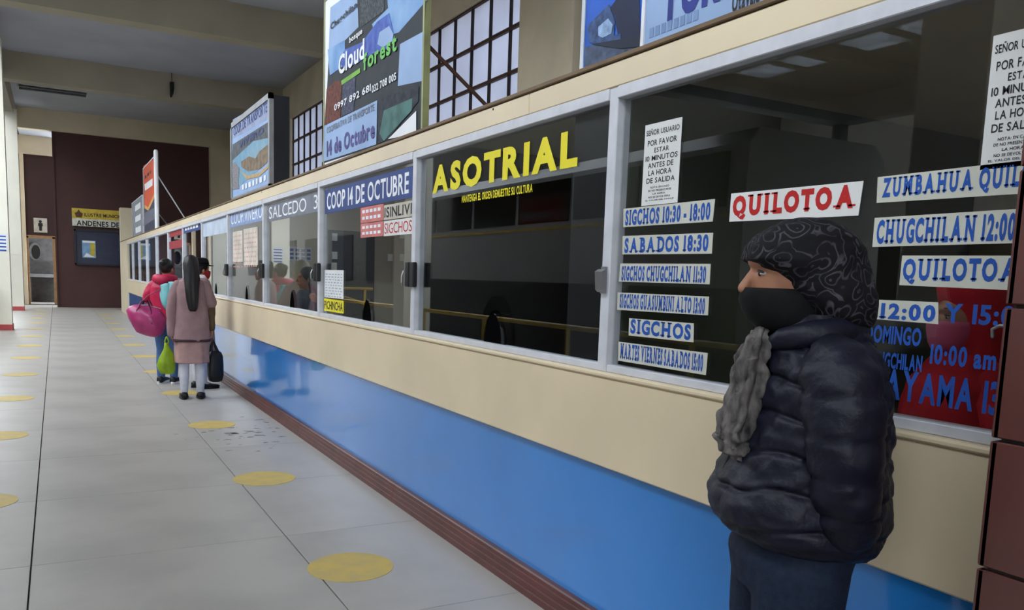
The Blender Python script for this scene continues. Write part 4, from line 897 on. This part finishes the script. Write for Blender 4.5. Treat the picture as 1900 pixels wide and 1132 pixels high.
# scarf ends hanging in front
GREYSC = mat('scarf_cloth', (112, 106, 104), 0.75, 0.25, 34, 0.2, 0.5, 60, rgb2=(20, 19, 21), stretch=(1, 1, 0.45))
for i, (dx, px_, sc, sh_) in enumerate(((-0.045, 10, 1.0, 0), (-0.02, -6, 0.9, 14), (0.02, 4, 0.9, 6))):
    pts = [L(1416, 604, dx*0.4), L(1402+px_*0.3, 632, dx), L(1392+px_*0.6, 672, dx), L(1382+px_, 712, dx), L(1370+px_, 760, dx), L(1358+px_, 800, dx), L(1356+px_, 828-sh_, dx), L(1362+px_, 852-sh_, dx)]
    Q = []
    for a, b in zip(pts, pts[1:]): Q += [a.lerp(b, f/8) for f in range(8)]
    Q.append(pts[-1]); V, Fc = [], []; nn = 44
    for k_, c_ in enumerate(Q):
        u = k_/(len(Q)-1); r0 = (0.010+0.020*min(1, u*4))*(1-0.3*max(0, (u-0.75)*4))*sc
        for j_ in range(nn):
            t_ = 2*math.pi*j_/nn
            r_ = r0*(1+0.24*math.sin(5*t_+i*2+3*noise.noise(Vector((i*7, 0, u*5))))+0.4*noise.noise(Vector((math.cos(t_)*1.6, math.sin(t_)*1.6, u*16+i*9))))
            V.append(c_+Vector((math.cos(t_)*r_*1.1, math.sin(t_)*r_, 0.010*noise.noise(Vector((t_, u*20, i))))))
    for k_ in range(len(Q)-1):
        for j_ in range(nn): m_ = (j_+1) % nn; Fc.append((k_*nn+j_, k_*nn+m_, (k_+1)*nn+m_, (k_+1)*nn+j_))
    Fc.append(tuple(range(nn))); Fc.append(tuple(range(len(V)-1, len(V)-nn-1, -1)))
    obj('scarf_end', (V, Fc), GREYSC, wom, True, True)
DENIM = mat('denim', (28, 38, 58), 0.75, 0.2, 60, 0.15, 0.2, 200)
V1 = loft([(L(1492, 975, 0)+Vector((0, 0, 0)), X*0.185, Y*0.14), (Vector((0, 0.0, 0.82)), X*0.192, Y*0.143), (Vector((0, 0.0, 0.74)), X*0.18, Y*0.128)], 24)
P = [V1]
for s in (-1, 1): P.append(tube([(s*0.088, 0.0, 0.80), (s*0.1, 0.008, 0.62), (s*0.1, 0.012, 0.45), (s*0.1, -0.012, 0.28), (s*0.1, -0.018, 0.1)], [0.112, 0.098, 0.076, 0.07, 0.06], 20))
o = obj('jeans', join(*P), DENIM, wom, True, True); remeshed(o, 0.008, 2)
for s in (-1, 1): shoe(wom, s*0.1, s, 1, BLACK, BLACK)

# ---- the three people at the far windows
def jeans(t, k, m, feet, top=0.92, bottom=0.1, r=(0.098, 0.084, 0.066, 0.06, 0.052)):
    P = [loft([(Vector((0, 0, top*k)), X*0.168*k, Y*0.12*k), (Vector((0, 0, 0.84*k)), X*0.172*k, Y*0.125*k), (Vector((0, 0, 0.78*k)), X*0.16*k, Y*0.11*k)], 20)]
    for s in (-1, 1):
        x = s*feet*0.85; P.append(tube([(s*0.085*k, 0, 0.80*k), (x, 0.012, 0.62*k), (x, 0.014, 0.46*k), (x, -0.012, 0.28*k), (x, -0.012, bottom)], [v*k for v in r], 16))
    o = obj('jeans', join(*P), m, t, True, True); remeshed(o, 0.009, 2)
def shells(t, c, k, m, long=0.0, name='hair'):
    c = Vector(c); P = [ellipsoid(c+Vector((0, -0.022, 0.03))*k, (0.086*k, 0.1*k, 0.108*k), 24, 14)]
    o = obj(name, join(*P), m, t, True, True); return o

# person in the crimson jacket
p = onZ(312, 711, 0)
t = thing('person', (p.x, p.y, 0), 'person in a crimson hooded jacket and jeans waiting at the counter', 'person', rz=facing(0.55, 0.83))
RED = mat('crimson_nylon', (186, 34, 74), 0.5, 0.35, 10, 0.12, 0.2, 40)
arms = {-1: ((-0.25, -0.02, 1.08), (-0.22, 0.16, 0.96), (0.25, 0.9, -0.2), (0, 0.2, 1), (1, 0, 0), 0.9), 1: ((0.25, -0.02, 1.08), (0.2, 0.18, 1.0), (-0.3, 0.9, 0.1), (0, 0, 1), (-1, 0, 0), 0.8)}
hc2, k = body(t, 1.58, arms, 0.1); eyes(t, hc2, k)
garment('jacket', [(0.80*k, 0.205, 0.15, 0), (0.84*k, 0.215, 0.16, 0), (1.0*k, 0.205, 0.15, 0), (1.15*k, 0.205, 0.148, 0), (1.28*k, 0.205, 0.14, 0), (1.36*k, 0.16, 0.11, 0), (1.41*k, 0.09, 0.085, 0.01)], RED, t, amp=0.014)
for s in (-1, 1): sleeve(t, [(s*0.155, 0, 1.31*k), (s*0.22, -0.01, 1.2*k), (s*0.25, -0.02, 1.08), (s*0.215, 0.14, 0.98)], [0.07, 0.07, 0.062, 0.05], RED, 0.012)
obj('hood', wrinkle(tube([(-0.07, 0.08, 1.40*k), (-0.115, -0.01, 1.405*k), (-0.07, -0.1, 1.40*k), (0, -0.13, 1.385*k), (0.07, -0.1, 1.40*k), (0.115, -0.01, 1.405*k), (0.07, 0.08, 1.40*k)], [0.03, 0.045, 0.06, 0.066, 0.06, 0.045, 0.03], 16), 0.012, 14), RED, t, True, True)
mask(t, hc2, k, mat('pink_mask', (176, 84, 92), 0.7, 0.2))
shells(t, hc2, k, HAIR); jeans(t, k, mat('blue_denim', (74, 104, 150), 0.75, 0.2, 60, 0.15), 0.1)
obj('hair_bun', wrinkle(ellipsoid(hc2+Vector((0, -0.10, 0.07))*k, (0.045, 0.045, 0.045), 16, 10), 0.008, 30), HAIR, t, True, True)
for s in (-1, 1): shoe(t, s*0.085, s, k, BLACK, WHITE)
# her duffel bag
a = onY(243, 590, 11.0); b = onY(304, 620, 11.0); c = onY(273, 594, 11.05)
MAG = mat('magenta_vinyl', (168, 52, 108), 0.3, 0.5, 8, 0.15)
t = thing('duffel_bag', (c.x, c.y, c.z-0.2), 'shiny magenta duffel bag hanging beside the crimson jacket', 'bag', rz=-0.35)
rr = []
for i in range(25):
    f = -1+2*i/24; w = (1-abs(f)**3.2)**0.5 if abs(f) < 1 else 0
    rr.append((Vector((0.215*f, 0, 0.2-0.012*(1-f*f)-0.05*f)), Vector((0, 0.125*max(w, 0.3), 0)), Vector((0.02*f, 0, 0.185*max(w, 0.4)))))
obj('shell', wrinkle(loft(rr, 32, 2.3), 0.014, 12), MAG, t, True, True)
DKM = mat('dark_magenta_strap', (112, 34, 74), 0.5, 0.4)
for y in (-0.085, 0.085): obj('handle', tube([(-0.1, y*1.35, 0.18), (-0.09, y*1.15, 0.32), (-0.05, y*0.6, 0.43), (0.02, y*0.4, 0.44), (0.07, y*1.15, 0.3), (0.085, y*1.35, 0.16)], 0.011, 8), DKM, t, True, True)
obj('zip', tube([(-0.16, 0, 0.375), (0, 0, 0.385), (0.16, 0, 0.345)], 0.007, 8), STEEL, t, True, True)
obj('shoulder_strap', tube([(-0.22, 0.0, 0.26), (0.0, 0.06, 0.5), (0.2, 0.12, 0.62)], 0.012, 8, 0.4), DKM, t, True, True)
# teal shawl carried on the back
TEAL = mat('teal_cloth', (126, 190, 194), 0.8, 0.2, 8, 0.1)
a = onY(334, 524, 10.86); b = onY(298, 532, 10.92); c = onY(306, 556, 10.9); d = onY(315, 584, 10.9); e = onY(336, 560, 10.84)
G = 14; V = []
for i in range(G+1):
    for j in range(G+1):
        u, v = i/G, j/G
        q = (b*(1-u)+a*u)*(1-v)+(d*(1-u)+e*u)*v
        q = q+Vector((0, -0.05*math.sin(math.pi*u)*math.sin(math.pi*v)+0.02*math.sin(u*16+v*5), 0.014*math.sin(v*9+u*3)))
        V.append(q)
Fc = [(i*(G+1)+j, (i+1)*(G+1)+j, (i+1)*(G+1)+j+1, i*(G+1)+j+1) for i in range(G) for j in range(G)]
o = tag(obj('shawl', (V, Fc), TEAL, None, True), 'pale teal cloth bundle slung behind the crimson jacket', 'shawl')
sm = o.modifiers.new('thickness', 'SOLIDIFY'); sm.thickness = 0.05; sm.offset = -1

# girl in the mauve coat
p = (onZ(348, 742, 0)+onZ(374, 738, 0))/2
t = thing('person', (p.x-0.02, p.y+0.02, 0), 'person with long black hair in a mauve coat and white stockings, seen from behind', 'person', rz=facing(0.12, 1))
girl = t; MAUVE = mat('mauve_wool', (150, 122, 124), 0.85, 0.15, 8, 0.1, 0.15, 60); SKIRT = mat('rose_wool', (172, 138, 134), 0.85, 0.15, 8, 0.1)
STOCK = mat('white_stockings', (206, 206, 216), 0.7, 0.2, 20, 0.05)
arms = {-1: ((-0.205, -0.02, 1.02), (-0.205, 0.0, 0.76), (0.02, 0.05, -1), (0, 1, 0), (1, 0, 0), 1.0), 1: ((0.205, 0.0, 1.02), (0.215, 0.05, 0.79), (0.0, 0.05, -1), (0, 1, 0), (-1, 0, 0), 1.0)}
hc3, k = body(t, 1.6, arms, 0.1, sw=0.13); eyes(t, hc3, k)
garment('coat', [(0.665, 0.195, 0.15, 0), (0.70, 0.195, 0.15, 0), (0.95, 0.178, 0.142, 0), (1.12, 0.17, 0.138, 0), (1.25, 0.17, 0.13, 0), (1.32, 0.145, 0.105, 0), (1.365, 0.08, 0.072, 0.01)], MAUVE, t, amp=0.013)
obj('coat_hem', loft([(Vector((0, 0, z)), X*a, Y*b) for z, a, b in ((0.655, 0.199, 0.154), (0.66, 0.204, 0.159), (0.678, 0.204, 0.159), (0.684, 0.199, 0.154))], 40, 2.2), mat('dark_braid', (70, 48, 54), 0.8, 0.2), t, True, True)
garment('skirt', [(0.415, 0.182, 0.15, 0), (0.43, 0.186, 0.152, 0), (0.66, 0.176, 0.138, 0), (0.80, 0.16, 0.12, 0)], SKIRT, t, amp=0.02, s=14, stretch=(1, 1, 0.1))
sleeve(t, [(-0.13, 0, 1.285), (-0.178, -0.01, 1.18), (-0.205, -0.02, 1.0), (-0.205, 0.0, 0.74)], [0.058, 0.058, 0.056, 0.05], MAUVE, 0.008)
sleeve(t, [(0.13, 0, 1.285), (0.18, -0.01, 1.18), (0.205, 0.0, 1.09)], [0.058, 0.064, 0.07], MAUVE, 0.008)
sleeve(t, [(0.205, 0.0, 1.1), (0.21, 0.01, 1.0), (0.215, 0.045, 0.80)], [0.05, 0.046, 0.038], mat('olive_knit', (92, 76, 58), 0.85, 0.2), 0.006, 'under_sleeve')
for s in (-1, 1):
    obj('stocking', tube([(s*0.085, 0.013, 0.56), (s*0.085, 0.014, 0.45), (s*0.085, -0.012, 0.29), (s*0.085, -0.012, 0.09), (s*0.087, 0.03, 0.05)], [0.066, 0.058, 0.056, 0.04, 0.038], 16), STOCK, t, True, True)
    shoe(t, s*0.085, s, k, BLACK, BLACK, True)
shells(t, hc3, k, HAIR)
rr = []
for z, a, b, yo in ((1.62, 0.03, 0.05, -0.03), (1.59, 0.07, 0.07, -0.045), (1.52, 0.085, 0.075, -0.06), (1.44, 0.082, 0.06, -0.085), (1.36, 0.08, 0.05, -0.11), (1.25, 0.075, 0.045, -0.15), (1.12, 0.066, 0.036, -0.165), (1.05, 0.055, 0.028, -0.162), (1.02, 0.045, 0.022, -0.16), (1.0, 0.03, 0.014, -0.157)):
    rr.append((Vector((0.02*(1.6-z), yo, z)), X*a, Y*b))
obj('long_hair', wrinkle(loft(rr[::-1], 40), 0.012, 22, (1, 1, 0.12)), HAIR, t, True, True)
mask(t, hc3, k, mat('red_mask', (150, 40, 48), 0.7, 0.2))
# green carrier bag in her left hand
M = Matrix.Rotation(girl.rotation_euler.z, 4, 'Z'); hp = Vector(girl.location)+(M @ Vector((-0.26, 0.03, 0)))
c = Vector((hp.x, hp.y, 0)); zt = 0.675; zb = onY(320, 694, hp.y).z
LIME = mat('lime_plastic', (158, 190, 40), 0.4, 0.4, 12, 0.15, trans=0.25)
t = thing('carrier_bag', (c.x, c.y, zb), 'knotted lime green plastic carrier bag held by the person in the mauve coat', 'bag')
h = zt-zb; rr = []
for f, a in ((0, 0.03), (0.02, 0.07), (0.12, 0.092), (0.28, 0.098), (0.45, 0.086), (0.6, 0.06), (0.72, 0.036), (0.82, 0.02), (0.9, 0.018)): rr.append((Vector((0, 0, h*f)), X*a, Y*a*0.8))
obj('sack', wrinkle(loft(rr, 36), 0.02, 14, (1, 1, 0.4)), LIME, t, True, True)
for s in (-1, 1): obj('handle', tube([(s*0.01, 0, h*0.86), (s*0.02, 0, h*0.94), (s*0.008, 0, h*1.03), (0, 0, h*1.06)], 0.008, 8), LIME, t, True, True)
# black handbag on her right
hp = Vector(girl.location)+(M @ Vector((0.215, 0.06, 0))); c = onY(391, 700, hp.y+0.02)
t = thing('handbag', (hp.x+0.05, hp.y+0.08, 0.17), 'black bag with long straps carried on the counter side of the mauve coat', 'bag', rz=0.2)
BLK = mat('black_leather', (24, 24, 30), 0.5, 0.4, 10, 0.1)
rr = [(Vector((0, 0, z)), X*a, Y*b) for z, a, b in ((0, 0.04, 0.03), (0.015, 0.075, 0.055), (0.08, 0.09, 0.068), (0.2, 0.088, 0.066), (0.3, 0.08, 0.052), (0.345, 0.065, 0.035), (0.365, 0.04, 0.015))]
obj('shell', wrinkle(loft(rr, 36, 2.8), 0.008, 14), BLK, t, True, True)
for y in (-0.03, 0.03): obj('strap', tube([(-0.055, y, 0.31), (-0.045, y*0.8, 0.42), (-0.03, y*0.3, 0.5), (0.0, y*0.8, 0.42), (0.045, y, 0.31)], 0.009, 8), BLK, t, True, True)

# person with the dark hat, half hidden behind the mauve coat
p = onZ(381, 721, 0)
t = thing('person', (p.x-0.04, p.y+0.05, 0), 'person in a black hat and red mask facing the ticket windows', 'person', rz=facing(0.95, 0.35))
arms = {-1: ((-0.205, -0.02, 1.04), (-0.2, 0.02, 0.82), (0, 0.05, -1), (0, 1, 0), (1, 0, 0), 0.7), 1: ((0.205, -0.02, 1.04), (0.2, 0.02, 0.82), (0, 0.05, -1), (0, 1, 0), (-1, 0, 0), 0.7)}
hc4, k = body(t, 1.58, arms, 0.1, sw=0.13); eyes(t, hc4, k)
garment('coat', [(0.62, 0.18, 0.145, 0), (0.66, 0.185, 0.148, 0), (0.95, 0.17, 0.138, 0), (1.12, 0.165, 0.135, 0), (1.25, 0.165, 0.128, 0), (1.32, 0.14, 0.105, 0), (1.36, 0.08, 0.072, 0.01)], MAUVE, t, amp=0.012)
garment('skirt', [(0.42, 0.19, 0.155, 0), (0.66, 0.185, 0.145, 0), (0.8, 0.17, 0.12, 0)], SKIRT, t, amp=0.018, s=14, stretch=(1, 1, 0.1))
for s in (-1, 1):
    sleeve(t, [(s*0.13, 0, 1.275), (s*0.178, -0.01, 1.16), (s*0.205, -0.02, 1.04), (s*0.2, 0.02, 0.84)], [0.058, 0.058, 0.056, 0.046], MAUVE, 0.008)
    obj('stocking', tube([(s*0.085, 0.013, 0.56), (s*0.085, 0.014, 0.45), (s*0.085, -0.012, 0.29), (s*0.085, -0.012, 0.09), (s*0.087, 0.03, 0.05)], [0.066, 0.058, 0.056, 0.04, 0.038], 16), STOCK, t, True, True)
    shoe(t, s*0.085, s, k, BLACK, BLACK, True)
obj('collar', loft([(Vector((0, 0.012, z)), X*a, Y*b) for z, a, b in ((1.35, 0.078, 0.078), (1.37, 0.07, 0.07), (1.40, 0.062, 0.062))], 24), WHITE, t, True, True)
shells(t, hc4, k, HAIR); mask(t, hc4, k, MATS['red_mask'])
HAT = mat('black_felt', (24, 23, 25), 0.9, 0.1)
ht = obj('hat', loft([(hc4+Vector((0, -0.012, z))*k, X*a*k, Y*b*k) for z, a, b in ((0.055, 0.094, 0.112), (0.09, 0.092, 0.11), (0.13, 0.082, 0.1), (0.15, 0.06, 0.075), (0.156, 0.03, 0.04))], 28), HAT, t, True, True)
obj('brim', loft([(hc4+Vector((0, 0.0, z))*k, X*a*k, Y*b*k) for z, a, b in ((0.05, 0.1, 0.12), (0.053, 0.135, 0.155), (0.06, 0.135, 0.155), (0.064, 0.1, 0.12))], 28), HAT, ht, True, True)

# ---- clerks behind the glass
q = onX(1800, 600, 2.42)
t = thing('person', (q.x, q.y, 0), 'person in a red hooded jacket and pink mask behind the glass beside the pillar', 'person', rz=facing(-0.9, 0.42))
arms = {-1: ((-0.22, 0.0, 0.98), (-0.1, 0.19, 1.0), (0.6, 0.7, 0.1), (0, 0, 1), (0, -1, 0), 0.6), 1: ((0.24, 0.0, 0.98), (0.12, 0.2, 1.0), (-0.6, 0.7, 0.1), (0, 0, 1), (0, -1, 0), 0.6)}
hc5, k = body(t, 1.5, arms, 0.1); eyes(t, hc5, k); mask(t, hc5, k, mat('rose_mask', (206, 96, 128), 0.7, 0.2))
REDC = mat('red_fleece', (176, 32, 40), 0.8, 0.2, 8, 0.1)
garment('jacket', [(0.74, 0.2, 0.15, 0), (0.95, 0.2, 0.15, 0), (1.1, 0.2, 0.15, 0), (1.18, 0.195, 0.14, 0), (1.24, 0.15, 0.11, 0), (1.28, 0.08, 0.08, 0.01)], REDC, t, amp=0.014)
for s in (-1, 1): sleeve(t, [(s*0.14, 0, 1.19), (s*0.21, 0.0, 1.1), (s*0.235, 0.0, 0.98), (s*0.12, 0.17, 0.995)], [0.066, 0.07, 0.064, 0.05], REDC, 0.012)
rr = [(Vector((0, hc5.y+yo, hc5.z+z)), X*a, Y*b) for z, a, b, yo in ((-0.16, 0.1, 0.1, -0.03), (-0.1, 0.105, 0.09, -0.05), (-0.03, 0.105, 0.088, -0.052), (0.05, 0.1, 0.1, -0.03), (0.1, 0.085, 0.105, -0.012), (0.135, 0.055, 0.08, -0.01), (0.15, 0.02, 0.03, -0.01))]
obj('hood', wrinkle(loft(rr, 36), 0.008, 14), REDC, t, True, True)
jeans(t, k, DENIM, 0.1)
for s in (-1, 1): shoe(t, s*0.085, s, k, BLACK, BLACK)
q = Vector((2.28, 8.5, 0))
t = thing('person', (q.x, q.y, 0), 'person with dark hair bent over behind the window marked SALCEDO', 'person', rz=facing(-1, -0.05))
arms = {-1: ((-0.2, 0.0, 0.98), (-0.19, 0.05, 0.78), (0, 0.1, -1), (0, 1, 0), (1, 0, 0), 0.6), 1: ((0.2, 0.0, 0.98), (0.19, 0.05, 0.78), (0, 0.1, -1), (0, 1, 0), (-1, 0, 0), 0.6)}
hc6, k = body(t, 1.52, arms, 0.1); eyes(t, hc6, k)
GRJ = mat('grey_jacket', (74, 80, 92), 0.8, 0.2, 8, 0.12)
garment('jacket', [(0.74, 0.2, 0.15, 0), (0.95, 0.2, 0.15, 0), (1.12, 0.2, 0.148, 0), (1.2, 0.195, 0.138, 0), (1.25, 0.15, 0.11, 0), (1.29, 0.08, 0.08, 0.01)], GRJ, t, amp=0.012)
for s in (-1, 1): sleeve(t, [(s*0.13, 0, 1.19), (s*0.175, 0.0, 1.1), (s*0.2, 0.0, 0.98), (s*0.19, 0.04, 0.8)], [0.06, 0.06, 0.056, 0.046], GRJ, 0.01)
shells(t, hc6, k, HAIR)
obj('long_hair', wrinkle(loft([(Vector((0, hc6.y+yo, hc6.z+z)), X*a, Y*b) for z, a, b, yo in ((-0.28, 0.04, 0.02, -0.13), (-0.2, 0.09, 0.04, -0.11), (-0.1, 0.1, 0.06, -0.07), (0.0, 0.098, 0.07, -0.05), (0.1, 0.07, 0.06, -0.03))], 30), 0.01, 22, (1, 1, 0.2)), HAIR, t, True, True)
jeans(t, k, DENIM, 0.1)
for s in (-1, 1): shoe(t, s*0.085, s, k, BLACK, BLACK)
